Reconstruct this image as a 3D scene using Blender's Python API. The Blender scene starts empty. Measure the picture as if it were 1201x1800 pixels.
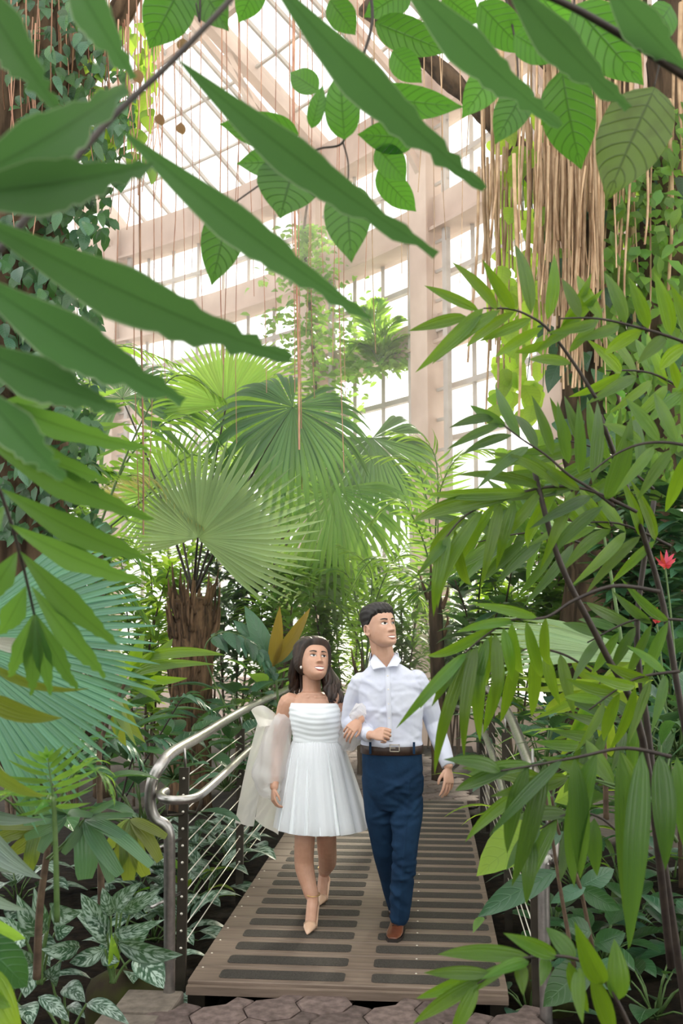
import bpy, bmesh, math, random
import numpy as np
from mathutils import Vector, Matrix
random.seed(7)
V = Vector
scene = bpy.context.scene
COL = scene.collection

# ------------------------------------------------------------------ camera
CAM = V((0.0, 0.0, 1.65))
PITCH, YAW = math.radians(6.0), math.radians(4.86)
FPX = 1750.0
cam_data = bpy.data.cameras.new('camera')
cam_data.sensor_fit = 'VERTICAL'
cam_data.sensor_height = 36.0
cam_data.sensor_width = 24.0
cam_data.lens = 35.0
cam_data.clip_start = 0.05
cam_data.clip_end = 300
cam_data.dof.use_dof = True
cam_data.dof.focus_distance = 5.15
cam_data.dof.aperture_fstop = 5.0
cam = bpy.data.objects.new('camera', cam_data)
COL.objects.link(cam)
cam.location = CAM
cam.rotation_euler = (math.pi / 2 + PITCH, 0, YAW)
scene.camera = cam

# ------------------------------------------------------------------ sky, sun, exposure
world = bpy.data.worlds.new('sky')
scene.world = world
world.use_nodes = True
wbg = world.node_tree.nodes['Background']
wbg.inputs[0].default_value = (1.0, 0.985, 0.965, 1)
wbg.inputs[1].default_value = 2.0
sun_data = bpy.data.lights.new('sun', 'SUN')
sun_data.energy = 9.0
sun_data.angle = math.radians(7.0)
sun_data.color = (1.0, 0.90, 0.72)
sun = bpy.data.objects.new('sun', sun_data)
COL.objects.link(sun)
sun.rotation_euler = V((-0.25, -1.0, -0.62)).to_track_quat('-Z', 'Y').to_euler()
scene.view_settings.view_transform = 'Standard'
scene.view_settings.look = 'None'
scene.view_settings.gamma = 1.0
scene.view_settings.use_curve_mapping = False
scene.view_settings.exposure = 0.38

# ------------------------------------------------------------------ camera maths: photo pixel -> place at a distance
_cy, _sy, _cp, _sp = math.cos(YAW), math.sin(YAW), math.cos(PITCH), math.sin(PITCH)
RIGHT = V((_cy, _sy, 0))
FWD = V((-_sy * _cp, _cy * _cp, _sp))
UP = V((_sy * _sp, -_cy * _sp, _cp))
def P(px, py, d):
    return CAM + FWD * d + RIGHT * ((px - 600.5) / FPX * d) + UP * ((900 - py) / FPX * d)
def G(px, py, z=0.0):
    r = FWD + RIGHT * ((px - 600.5) / FPX) + UP * ((900 - py) / FPX)
    return CAM + r * ((z - CAM.z) / r.z)
def PS(pts, d):
    return [P(q[0], q[1], q[2] if len(q) > 2 else d) for q in pts]

# ------------------------------------------------------------------ mesh helpers
LOC = {}
def add(name, mesh, parent=None, world=None, mats=None):
    """link one object; world = Matrix or Vector (where its mesh origin sits)"""
    o = bpy.data.objects.new(name, mesh)
    COL.objects.link(o)
    if world is None:
        world = Matrix.Identity(4)
    if isinstance(world, Vector):
        world = Matrix.Translation(world)
    LOC[o.name] = world.to_translation()
    if parent is not None:
        o.parent = parent
        world = Matrix.Translation(-LOC[parent.name]) @ world
    o.matrix_basis = world
    return o
def tag(o, label=None, cat=None, group=None, kind=None):
    if label: o['label'] = label
    if cat: o['category'] = cat
    if group: o['group'] = group
    if kind: o['kind'] = kind
    return o
def thing(name, label, cat, loc=(0, 0, 0), group=None):
    o = add(name, None, None, V(loc))
    o.empty_display_size = 0.1
    return tag(o, label, cat, group)
def mesh(name, verts, faces, mat=None, smooth=True, uv=None, fmat=None):
    m = bpy.data.meshes.new(name)
    m.from_pydata([tuple(v) for v in verts], [], faces)
    if mat is not None:
        for q in (mat if isinstance(mat, (list, tuple)) else [mat]):
            m.materials.append(q)
    if fmat is not None:
        m.polygons.foreach_set('material_index', fmat)
    if smooth:
        m.polygons.foreach_set('use_smooth', [True] * len(faces))
    if uv is not None:
        l = m.uv_layers.new(name='UVMap')
        idx = np.empty(len(m.loops), dtype=np.int32)
        m.loops.foreach_get('vertex_index', idx)
        l.data.foreach_set('uv', np.asarray(uv, dtype=np.float32)[idx].ravel())
    m.update()
    return m
class MB:
    """collects shapes of ONE part; build() links them as one mesh whose origin is at `at`"""
    def __init__(self):
        self.v, self.f, self.fm = [], [], []
    def put(self, v, f, k=0):
        n = len(self.v)
        self.v += [V(q) for q in v]
        self.f += [tuple(i + n for i in q) for q in f]
        self.fm += [k] * len(f)
        return self
    def box(self, lo, hi, k=0, M=None):
        x0, y0, z0 = lo; x1, y1, z1 = hi
        v = [V(q) for q in ((x0,y0,z0),(x1,y0,z0),(x1,y1,z0),(x0,y1,z0),(x0,y0,z1),(x1,y0,z1),(x1,y1,z1),(x0,y1,z1))]
        if M is not None: v = [M @ q for q in v]
        return self.put(v, [(0,3,2,1),(4,5,6,7),(0,1,5,4),(1,2,6,5),(2,3,7,6),(3,0,4,7)], k)
    def bar(self, a, b, w, h, k=0, up=V((0,0,1))):
        a, b = V(a), V(b)
        y = (b - a).normalized()
        x = y.cross(up)
        if x.length < 1e-4: x = y.cross(V((0, 1, 0)))
        x.normalize(); z = x.cross(y)
        v = []
        for p in (a, b):
            for sx, sz in ((-1,-1),(1,-1),(1,1),(-1,1)):
                v.append(p + x * (sx * w / 2) + z * (sz * h / 2))
        return self.put(v, [(0,1,2,3),(7,6,5,4),(0,4,5,1),(1,5,6,2),(2,6,7,3),(3,7,4,0)], k)
    def tube(self, pts, r, n=8, k=0, cap=True):
        v, f = tube_vf(pts, r, n, cap)
        return self.put(v, f, k)
    def build(self, name, mat, parent=None, at=None, smooth=False, auto=False):
        at = V((0, 0, 0)) if at is None else V(at)
        m = mesh(name, [q - at for q in self.v], self.f, mat, smooth, None, self.fm if isinstance(mat, (list, tuple)) else None)
        if auto:
            bm = bmesh.new(); bm.from_mesh(m)
            for e in bm.edges:
                if len(e.link_faces) == 2 and e.calc_face_angle(0) > 0.7: e.smooth = False
            bm.to_mesh(m); bm.free()
        return add(name, m, parent, at)
def tube_vf(pts, r, n=8, cap=True):
    pts = [V(p) for p in pts]
    N = len(pts)
    rs = r if isinstance(r, (list, tuple)) else [r] * N
    v, f = [], []
    prev = None
    for i, p in enumerate(pts):
        t = (pts[min(i + 1, N - 1)] - pts[max(i - 1, 0)]).normalized()
        if prev is None:
            x = t.cross(V((0, 0, 1)))
            if x.length < 0.05: x = t.cross(V((0, 1, 0)))
        else:
            x = prev - t * prev.dot(t)
        x.normalize(); prev = x
        y = t.cross(x)
        for k in range(n):
            a = 2 * math.pi * k / n
            v.append(p + (x * math.cos(a) + y * math.sin(a)) * rs[i])
    for i in range(N - 1):
        for k in range(n):
            f.append((i*n + k, i*n + (k+1) % n, (i+1)*n + (k+1) % n, (i+1)*n + k))
    if cap:
        f.append(tuple(range(n - 1, -1, -1)))
        f.append(tuple((N-1)*n + k for k in range(n)))
    return v, f
def crv(pts, n=6):
    """Catmull-Rom through points"""
    pts = [V(p) for p in pts]
    out = []
    for i in range(len(pts) - 1):
        p0 = pts[max(i-1, 0)]; p1 = pts[i]; p2 = pts[i+1]; p3 = pts[min(i+2, len(pts)-1)]
        for k in range(n):
            t = k / n
            out.append(0.5 * ((2*p1) + (p2-p0)*t + (2*p0-5*p1+4*p2-p3)*t*t + (3*p1-p0-3*p2+p3)*t**3))
    out.append(pts[-1])
    return out

# ------------------------------------------------------------------ materials
def newmat(name):
    m = bpy.data.materials.new(name)
    m.use_nodes = True
    nt = m.node_tree
    b = nt.nodes['Principled BSDF']
    return m, nt, b
def N(nt, typ, **kw):
    n = nt.nodes.new(typ)
    for k, v in kw.items(): setattr(n, k, v)
    return n
def mathn(nt, op, a, b=None, clamp=False):
    n = nt.nodes.new('ShaderNodeMath'); n.operation = op; n.use_clamp = clamp
    for i, q in enumerate((a, b)):
        if q is None: continue
        if isinstance(q, (int, float)): n.inputs[i].default_value = q
        else: nt.links.new(q, n.inputs[i])
    return n.outputs[0]
def mixc(nt, fac, a, b):
    n = nt.nodes.new('ShaderNodeMix'); n.data_type = 'RGBA'
    for s, q in ((0, fac), (6, a), (7, b)):
        if isinstance(q, (int, float)): n.inputs[s].default_value = q
        elif isinstance(q, (tuple, list)): n.inputs[s].default_value = (q[0], q[1], q[2], 1)
        else: nt.links.new(q, n.inputs[s])
    return n.outputs[2]
def surf(name, c1, c2=None, rough=0.6, metal=0.0, scale=8.0, bump=0.0, detail=4.0, spec=0.5, stretch=(1,1,1), rvar=0.0, lo=0.35, hi=0.65, coat=0.0):
    """noise-mottled surface"""
    m, nt, b = newmat(name)
    b.inputs['Roughness'].default_value = rough
    b.inputs['Metallic'].default_value = metal
    b.inputs['Specular IOR Level'].default_value = spec
    b.inputs['Coat Weight'].default_value = coat
    if c2 is None:
        b.inputs['Base Color'].default_value = (*c1, 1)
        if not bump: return m
        c2 = c1
    tc = N(nt, 'ShaderNodeTexCoord'); mp = N(nt, 'ShaderNodeMapping')
    mp.inputs['Scale'].default_value = stretch
    nt.links.new(tc.outputs['Object'], mp.inputs[0])
    nz = N(nt, 'ShaderNodeTexNoise'); nz.inputs['Scale'].default_value = scale; nz.inputs['Detail'].default_value = detail
    nt.links.new(mp.outputs[0], nz.inputs[0])
    mr = N(nt, 'ShaderNodeMapRange'); mr.inputs[1].default_value = lo; mr.inputs[2].default_value = hi
    nt.links.new(nz.outputs[0], mr.inputs[0])
    fac = mr.outputs[0]
    col = mixc(nt, fac, c1, c2)
    if rvar:
        oi = N(nt, 'ShaderNodeObjectInfo')
        hs = N(nt, 'ShaderNodeHueSaturation')
        nt.links.new(mathn(nt, 'ADD', mathn(nt, 'MULTIPLY', oi.outputs['Random'], rvar), 1 - rvar / 2), hs.inputs['Value'])
        nt.links.new(col, hs.inputs['Color']); col = hs.outputs[0]
    nt.links.new(col, b.inputs['Base Color'])
    if bump:
        bp = N(nt, 'ShaderNodeBump'); bp.inputs['Strength'].default_value = bump; bp.inputs['Distance'].default_value = 0.02
        nt.links.new(nz.outputs[0], bp.inputs['Height']); nt.links.new(bp.outputs[0], b.inputs['Normal'])
    return m
MT = {}
MT['soil'] = surf('soil', (0.006, 0.005, 0.004), (0.020, 0.014, 0.009), 0.95, scale=14, bump=0.8, spec=0.1)
MT['plank'] = surf('plank_brown', (0.135, 0.098, 0.075), (0.21, 0.155, 0.12), 0.55, scale=5, bump=0.12, stretch=(0.6, 6, 6), rvar=0.22, spec=0.4)
MT['grip'] = surf('grip_strip', (0.045, 0.040, 0.034), (0.072, 0.064, 0.055), 0.85, scale=120, bump=0.5, rvar=0.2, spec=0.25)
MT['paver'] = surf('paver', (0.085, 0.062, 0.055), (0.17, 0.125, 0.115), 0.85, scale=22, bump=0.4, rvar=0.5, spec=0.3)
MT['kerb'] = surf('kerb', (0.10, 0.082, 0.065), (0.17, 0.14, 0.115), 0.85, scale=18, bump=0.4, rvar=0.2)
MT['steel'] = surf('brushed_steel', (0.48, 0.465, 0.45), (0.38, 0.37, 0.36), 0.36, 1.0, scale=40, stretch=(1, 1, 1))
MT['dark_steel'] = surf('dark_steel', (0.032, 0.027, 0.02), (0.055, 0.045, 0.033), 0.45, 0.4, scale=10)
MT['cable'] = surf('cable', (0.78, 0.74, 0.66), None, 0.35, 0.7)
MT['frame'] = surf('glasshouse_paint', (0.56, 0.43, 0.36), (0.45, 0.33, 0.27), 0.6, scale=1.6, bump=0.05)
MT['frame2'] = surf('glazing_bar_paint', (0.46, 0.42, 0.39), (0.36, 0.32, 0.29), 0.55, scale=3)
MT['rock'] = surf('mossy_rock', (0.026, 0.018, 0.013), (0.040, 0.048, 0.010), 0.95, scale=5, bump=1.0, detail=8, spec=0.15)
def glass():
    m, nt, b = newmat('window_glass')
    nt.nodes.remove(b)
    out = nt.nodes['Material Output']
    tr = N(nt, 'ShaderNodeBsdfTransparent'); tr.inputs[0].default_value = (0.95, 0.96, 0.95, 1)
    gl = N(nt, 'ShaderNodeBsdfGlossy'); gl.inputs['Roughness'].default_value = 0.05
    mx = N(nt, 'ShaderNodeMixShader'); mx.inputs[0].default_value = 0.06
    nt.links.new(tr.outputs[0], mx.inputs[1]); nt.links.new(gl.outputs[0], mx.inputs[2])
    nt.links.new(mx.outputs[0], out.inputs[0])
    return m
MT['glass'] = glass()

# ================================================================== SETTING
# soil bed: one gently uneven sheet with a hollow under the bridge
def soil():
    xs = np.linspace(-34, 30, 129); ys = np.linspace(-14, 50, 129)
    v, f = [], []
    rnd = random.Random(3)
    for j, y in enumerate(ys):
        for i, x in enumerate(xs):
            z = -0.16 + 0.05 * math.sin(x * 1.3 + y * 0.7) * math.cos(y * 0.9) + rnd.uniform(-.02, .02)
            if abs(x + 0.37) < 1.6 and y < 13: z = -0.22
            v.append((x, y, z))
    n = len(xs)
    for j in range(n - 1):
        for i in range(n - 1):
            f.append((j*n+i, j*n+i+1, (j+1)*n+i+1, (j+1)*n+i))
    keep = lambda q: (V((v[q[0]][0], v[q[0]][1])) - V((-16.1, 1.8))).length < 20.75
    f = [q for q in f if keep(q)]
    o = add('floor', mesh('floor', v, f, MT['soil']))
    tag(o, 'dark planting soil under the conservatory plants', None, kind='structure')
soil()
def outside():
    n = 64; v = []; f = []
    for r in (20.9, 140):
        for k in range(n):
            a = 2 * math.pi * k / n
            v.append((-16.1 + r * math.cos(a), 1.8 + r * math.sin(a), -.25))
    f = [(k, (k+1) % n, n + (k+1) % n, n + k) for k in range(n)]
    o = add('ground', mesh('ground', v, f, surf('pale_paving', (.62, .60, .56), (.72, .70, .66), .9, scale=1.5)))
    tag(o, 'pale ground outside the glass', None, kind='structure')
outside()

# ---- footbridge: planks with grip strips
XL, XR, Y0, Y1 = -1.10, 0.345, 4.66, 9.2
bridge = thing('footbridge', 'brown plank footbridge deck with dark non-slip strips', 'footbridge', (-.37, 6.6, 0))
def plank_mesh(y, w=0.194):
    b = MB()
    c = 0.004
    x0, x1 = XL - (-.37), XR - (-.37)
    # chamfered top edges
    prof = [(-w/2, -.045), (-w/2, -c), (-w/2 + c, 0), (w/2 - c, 0), (w/2, -c), (w/2, -.045)]
    v = [(x, q[0], q[1]) for x in (x0, x1) for q in prof]
    f = [(i, (i+1) % 6, 6 + (i+1) % 6, 6 + i) for i in range(6)]
    f = [tuple(reversed(q)) for q in f] + [(0,1,2,3,4,5), (11,10,9,8,7,6)]
    return mesh('plank', v, f, MT['plank'], False)
PM = plank_mesh(0)
def strip_mesh(x0, x1, w=0.112):
    r = 0.022; pts = []
    for cx, cy, a0 in ((x1 - r, w/2 - r, 0), (x0 + r, w/2 - r, 90), (x0 + r, -w/2 + r, 180), (x1 - r, -w/2 + r, 270)):
        for k in range(4):
            a = math.radians(a0 + k * 30)
            pts.append((cx + r * math.cos(a), cy + r * math.sin(a)))
    n = len(pts)
    v = [(p[0], p[1], 0.0) for p in pts] + [(p[0], p[1], 0.0022) for p in pts]
    f = [tuple(range(n, 2*n))] + [(i, (i+1) % n, n + (i+1) % n, n + i) for i in range(n)]
    return mesh('grip_strip', v, f, MT['grip'], False)
SM = [strip_mesh(-.97 + .37, -.389 + .37), strip_mesh(-.266 + .37, .315 + .37)]
b = MB()
for a in range(6):
    t = a * math.pi / 3
    b.v.append(V((.006 * math.cos(t), .006 * math.sin(t), 0))); 
for a in range(6):
    t = a * math.pi / 3
    b.v.append(V((.004 * math.cos(t), .004 * math.sin(t), .0022)))
b.f = [tuple(range(6, 12))] + [(i, (i+1) % 6, 6 + (i+1) % 6, 6 + i) for i in range(6)]
SCM = mesh('screw', b.v, b.f, MT['cable'], True)
y = Y0 + 0.1; k = 0
while y < Y1:
    ctr = V((-.37, y, 0))
    pl = add('plank', PM, bridge, ctr)
    for s in SM: add('grip_strip', s, pl, ctr)
    if y < 6.6:
        add('screw', SCM, pl, ctr + V((-.063 + .37, .078, 0)))
        add('screw', SCM, pl, ctr + V((-.7, .078, 0)))
    y += 0.2; k += 1
b = MB().box((XL, Y0 - .035, -.05), (XR, Y0 - .004, -.014)); b.build('front_lip', MT['plank'], bridge, (-.37, Y0, 0))
for x in (XL + .04, XR - .04):
    MB().box((x - .04, Y0, -.2), (x + .04, Y1, -.05)).build('side_beam', MT['dark_steel'], bridge, (x, 6, -.1))

# ---- interlocking pavers before and after the bridge
def paver_shape(p=0.235, g=0.006):
    c = p * 0.29
    h = p / 2
    q = [(-h + c, -h), (h - c, -h), (h, -h + c), (h, h - c)]
    q += [(h + c, h), (h, h + c), (h - c, h)]        # the fused corner square
    q += [(-h + c, h), (-h, h - c), (-h, -h + c)]
    cx, cy = 0.02, 0.02
    def inset(poly, d):
        out = []
        n = len(poly)
        for i in range(n):
            a, b_, c_ = V(poly[i-1]), V(poly[i]), V(poly[(i+1) % n])
            e1 = (b_ - a).normalized(); e2 = (c_ - b_).normalized()
            n1 = V((-e1.y, e1.x)); n2 = V((-e2.y, e2.x))
            m_ = (n1 + n2); m_ = m_ / max(m_.dot(n1), .3)
            out.append(b_ + m_ * d)
        return out
    a = inset(q, g / 2); bb = inset(q, g / 2 + .007)
    n = len(q)
    v = [(x.x, x.y, -.06) for x in a] + [(x.x, x.y, -.006) for x in a] + [(x.x, x.y, 0) for x in bb]
    f = []
    for L in (0, 1):
        f += [(L*n+i, L*n+(i+1) % n, (L+1)*n+(i+1) % n, (L+1)*n+i) for i in range(n)]
    f.append(tuple(range(2*n, 3*n)))
    return mesh('paver', v, f, MT['paver'], False)
PVM = paver_shape()
rnd = random.Random(11)
def pave(root, inside, x0, x1, y0, y1, z, ang=0.0):
    p = 0.235
    R = Matrix.Rotation(ang, 4, 'Z')
    o = V(((x0+x1)/2, (y0+y1)/2, z))
    n = int(max(x1-x0, y1-y0) / p) + 3
    for i in range(-n, n):
        for j in range(-n, n):
            q = o + R @ V((i*p, j*p, 0))
            if x0 < q.x < x1 and y0 < q.y < y1 and inside(q):
                M = Matrix.Translation(q + V((0, 0, rnd.uniform(-.004, .004)))) @ R @ Matrix.Rotation(rnd.uniform(-.02, .02), 4, 'X') @ Matrix.Rotation(rnd.uniform(-.02, .02), 4, 'Y')
                add('paver', PVM, root, M)
path = thing('paved_path', 'brown interlocking paver path at the near end of the footbridge', 'path', (-.37, 3.6, -.1))
tag(path, kind='structure')
MB().box((-1.25, 1.2, -.2), (.55, Y0 - .06, -.100)).build('joint_sand', MT['soil'], path, (0, 3, -.15))
pave(path, lambda q: True, -1.16, .5, 2.6, Y0 - .07, -.036, math.radians(22))
for i, (x, y0_, y1_) in enumerate(((-1.24, 4.38, 4.64), (-1.27, 4.10, 4.36), (-1.30, 3.82, 4.08), (-1.33, 3.54, 3.80))):
    b = MB(); b.box((x - .13, y0_, -.16), (x + .13, y1_, -.035))
    o = b.build('kerb_stone', MT['kerb'], path, (x, y0_, -.1))
    md = o.modifiers.new('bev', 'BEVEL'); md.width = .012; md.segments = 2
path2 = thing('paved_path', 'pale paver path curving away beyond the footbridge', 'path', (-.3, 10, -.1))
tag(path2, kind='structure')
def in2(q):
    c = -.37 - 0.04 * (q.y - 8.9) ** 2
    return abs(q.x - c) < .8
MB().box((-2.6, 9.2, -.2), (.6, 14, -.115)).build('joint_sand', MT['soil'], path2, (0, 10, -.15))
pave(path2, in2, -2.5, .6, 9.33, 13, -.05, math.radians(20))

# ---- railings
def make_rail_left():
    t = thing('bridge_railing', 'curved steel handrail with cable infill on the left of the footbridge', 'railing', (-1.2, 6, 0))
    X = -1.2
    top = [V((X, 11.5, .70)), V((X - .02, 10.3, .93)), V((X, 9.2, 1.02)), V((X, 8.0, 1.03)), V((X, 6.5, 1.04)), V((X, 5.3, 1.02))]
    near = [V((-1.203, 4.70, 1.012))] + PS([(284, 1344, 4.54), (270, 1366, 4.5), (264, 1396, 4.5), (266, 1424, 4.5), (275, 1441, 4.5), (288, 1449, 4.5), (296, 1462, 4.5), (298, 1485, 4.5), (298, 1560, 4.5), (298, 1705, 4.5)], 4.5) + [V((-1.176, 4.63, -.2))]
    MB().tube(crv(top + near, 5), .0265, 14).build('top_rail', MT['steel'], t, (X, 6, 1), True)
    low = PS([(292, 1391, 4.60), (284, 1396, 4.52), (284, 1402, 4.46), (296, 1406, 4.42), (322, 1406, 4.44), (343, 1402, 4.5), (360, 1391, 4.62), (390, 1364, 5.0)], 4.5)
    low += [V((-1.08, 6.2, .845)), V((-1.08, 7.5, .85)), V((-1.08, 9.2, .84)), V((-1.1, 10.6, .74))]
    MB().tube(crv(low, 5), .020, 12).build('lower_rail', MT['steel'], t, (X, 6, .8), True)
    ph = (4.80, 6.46, 8.3, 10.1)
    for i, y in enumerate(ph):
        h = .93
        px = X + (.035 if i == 0 else 0)
        p = MB().box((px - .023, y - .012, -.2), (px + .023, y + .012, h)).build('post', MT['dark_steel'], t, (px, y, 0))
        MB().tube([(px + .005, y, h), (px, y, 1.02)], .006, 6).build('rail_pin', MT['steel'], p, (px, y, h), True)
        bm_ = MB(); bm_.tube([(px, y, .72), (px + .06, y, .72), (-1.085, y - .0, .76), (-1.08, y, .83)], .008, 6)
        if i == 0:
            bm_.tube([(px, y - .02, .715), (px - .07, y - .05, .715), (px - .07, y - .05, .78)], .008, 6)
        bm_.build('rail_bracket', MT['dark_steel'], p, (px, y, .75), True)
        for k in range(11):
            z = .10 + k * .078
            MB().tube([(px + .0, y - .011, z), (px, y - .017, z)], [.0075, .006], 8).build('bolt', MT['cable'], p, (px, y, z), True)
    for z in (.35, .60):
        MB().tube([(X + .03, 4.80, z), (X - .045, 4.55, z)], .007, 6).build('rail_bracket', MT['steel'], t, (X, 4.6, z), True)
    for k in range(11):
        z = .10 + k * .078
        MB().tube([(X + .035, 4.80, z), (X, 6.46, z), (X, 8.3, z), (X, 10.1, z)], .0032, 6).build('cable', MT['cable'], t, (X, 6, z), True)
make_rail_left()
def make_rail_right():
    t = thing('bridge_railing', 'curved steel handrail on the right of the footbridge, half hidden by palm leaves', 'railing', (.47, 6, 0))
    X = .47
    top = [V((X - .3, 10.6, .8)), V((X - .12, 9.6, .97)), V((X - .02, 8.6, 1.07)), V((X, 7.5, 1.10)), V((X, 6.6, 1.10)), V((X, 5.7, 1.07)), V((X, 4.85, .98)), V((X + .03, 4.58, .90)), V((X + .06, 4.48, .78)), V((X + .06, 4.46, .62)), V((X + .02, 4.46, .55)), V((X + .02, 4.46, -.2))]
    MB().tube(crv(top, 6), .0265, 14).build('top_rail', MT['steel'], t, (X, 6, 1), True)
    x2 = .36
    low = [V((x2 - .2, 10.0, .78)), V((x2, 8.4, .88)), V((x2, 7.2, .91)), V((x2, 6.2, .90)), V((x2, 5.2, .84)), V((x2, 4.6, .77)), V((x2 + .03, 4.45, .76)), V((X, 4.44, .76))]
    MB().tube(crv(low, 6), .020, 12).build('lower_rail', MT['steel'], t, (x2, 6, .8), True)
    for i, y in enumerate((4.62, 6.2, 7.5, 8.9)):
        p = MB().box((X - .023, y - .012, -.2), (X + .023, y + .012, .95)).build('post', MT['dark_steel'], t, (X, y, 0))
        MB().tube([(X, y, .93), (X, y, 1.06)], .006, 6).build('rail_pin', MT['steel'], p, (X, y, .95), True)
        MB().tube([(X, y, .74), (x2 + .01, y, .77), (x2, y, .86)], .008, 6).build('rail_bracket', MT['dark_steel'], p, (X, y, .75), True)
    for k in range(11):
        z = .10 + k * .078
        MB().tube([(X, 4.62, z), (X, 6.2, z), (X, 7.5, z), (X, 8.9, z)], .0032, 6).build('cable', MT['cable'], t, (X, 6, z), True)
make_rail_right()

# ---- glasshouse: curved glazed wall and conical glass roof
GC = V((-16.1, 1.8, 0)); GR = 20.9
def gp(deg, z, r=GR):
    a = math.radians(deg)
    return V((GC.x + r * math.cos(a), GC.y + r * math.sin(a), z))
A0, A1, DA = 6.4, 94.4, 2.0
COLS = [14.4, 22.4, 30.4, 38.4, 46.4, 62.4, 78.4]
wall = thing('wall_back', 'curved glazed conservatory wall with pale pink painted steel frame', None, gp(45, 0))
tag(wall, kind='structure')
def ring(name, z0, z1, r0, r1, mat, root, step=2.0):
    b = MB(); n = int((A1 - A0) / step)
    for i in range(n + 1):
        d = A0 + i * step
        b.v += [gp(d, z0, r0), gp(d, z0, r1), gp(d, z1, r1), gp(d, z1, r0)]
    for i in range(n):
        for k in range(4):
            b.f.append((i*4+k, (i+1)*4+k, (i+1)*4+(k+1) % 4, i*4+(k+1) % 4))
    b.fm = [0] * len(b.f)
    return b.build(name, mat, root, gp(45, z0))
ring('base_wall', -.3, .55, GR - .15, GR + .15, MT['frame'], wall)
LV = [(.55, 2.3), (2.45, 4.2), (4.35, 5.72), (6.14, 7.42), (7.92, 9.22)]
for z0, z1, dp in ((5.72, 6.14, .22), (7.42, 7.92, .3), (9.22, 9.86, .3)):
    ring('ring_beam', z0, z1, GR - dp, GR + .1, MT['frame'], wall)
    ring('beam_flange', z0 - .05, z0, GR - dp - .1, GR + .1, MT['frame'], wall)
for z in (2.37, 4.27, 6.8, 8.55, 3.3, 5.05):
    ring('transom', z - .04, z + .04, GR - .05, GR + .05, MT['frame2'], wall)
for d in COLS:
    b = MB()
    a = math.radians(d)
    M = Matrix.Translation(gp(d, 0)) @ Matrix.Rotation(a, 4, 'Z')
    b.box((-.42, -.17, -.2), (-.05, .17, 9.9), 0, M)
    b.box((-.46, -.20, -.2), (-.42, .20, 9.9), 0, M)
    co = b.build('column', MT['frame'], wall, gp(d, 0))
    b = MB()
    for s in (-.42, .42):
        b.box((-.3, s - .05, 2.4), (-.22, s + .05, 9.2), 0, M)
    b.build('glazing_rail', MT['frame2'], co, gp(d, 2))
    for z in np.arange(2.7, 9.2, .45):
        b = MB(); b.box((-.27, -.47, z), (-.235, .47, z + .045), 0, M)
        b.build('rung', MT['frame2'], co, gp(d, z))
d = A0
while d <= A1 + .01:
    MB().bar(gp(d, .5), gp(d, 9.8), .06, .09).build('mullion', MT['frame2'], wall, gp(d, .5))
    d += DA
def quad_pane(p, root, th=.006):
    c = sum(p, V()) / 4
    n = (p[1] - p[0]).cross(p[3] - p[0]).normalized() * th
    v = [q - c for q in p] + [q - c + n for q in p]
    m = mesh('pane', v, [(0,1,2,3),(7,6,5,4),(0,4,5,1),(1,5,6,2),(2,6,7,3),(3,7,4,0)], MT['glass'], False)
    return add('pane', m, root, c)
PANES = {}
for z0, z1 in LV:
    d = A0
    while d < A1 - .01:
        mid = d + DA / 2
        h = Matrix.Translation(gp(mid, z0)) @ Matrix.Rotation(math.radians(mid), 4, 'Z')
        key = round(z1 - z0, 2)
        if key not in PANES:
            w = GR * math.sin(math.radians(DA / 2)) - .03
            b = MB().box((-.003, -w, 0), (.003, w, z1 - z0))
            PANES[key] = mesh('pane', b.v, b.f, MT['glass'], False)
        add('pane', PANES[key], wall, h)
        d += DA
roof = thing('ceiling', 'sloping glass conservatory roof on pale rafters', None, gp(45, 10, 12))
tag(roof, kind='structure')
RK = [(GR, 9.86), (18.4, 11.3), (15.9, 12.74), (13.4, 14.2), (10.9, 15.6), (8.4, 17.0), (5.9, 18.4)]
for (r, z) in RK[1:]:
    ring('purlin', z - .09, z + .09, r - .05, r + .05, MT['frame'], roof)
for i in range(len(RK) - 1):
    for q in (1/3, 2/3):
        r = RK[i][0] + (RK[i+1][0] - RK[i][0]) * q; z = RK[i][1] + (RK[i+1][1] - RK[i][1]) * q
        ring('glazing_bar', z - .02, z + .02, r - .025, r + .025, MT['frame2'], roof)
for d in COLS:
    MB().bar(gp(d, RK[0][1], RK[0][0]), gp(d, RK[-1][1], RK[-1][0]), .2, .3).build('rafter', MT['frame'], roof, gp(d, 10))
    MB().bar(gp(d, 9.4, GR - .3), gp(d, 11.6, GR - 3.6), .09, .12).build('strut', MT['frame'], roof, gp(d, 9))
    MB().bar(gp(d, 8.2, GR - .3), gp(d, 10.9, GR - 2.2), .09, .12).build('strut', MT['frame'], roof, gp(d, 9))
d = A0
while d <= A1 + .01:
    if all(abs(d - c) > .1 for c in COLS):
        MB().bar(gp(d, RK[0][1], RK[0][0]), gp(d, RK[-1][1], RK[-1][0]), .05, .07).build('glazing_bar', MT['frame2'], roof, gp(d, 10))
    d += DA
for i in range(len(RK) - 1):
    d = A0
    while d < A1 - .01:
        (r0, z0), (r1, z1) = RK[i], RK[i+1]
        quad_pane([gp(d + .08, z0 + .04, r0), gp(d + 2*DA - .08, z0 + .04, r0), gp(d + 2*DA - .08, z1 + .04, r1), gp(d + .08, z1 + .04, r1)], roof)
        d += 2 * DA

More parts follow.
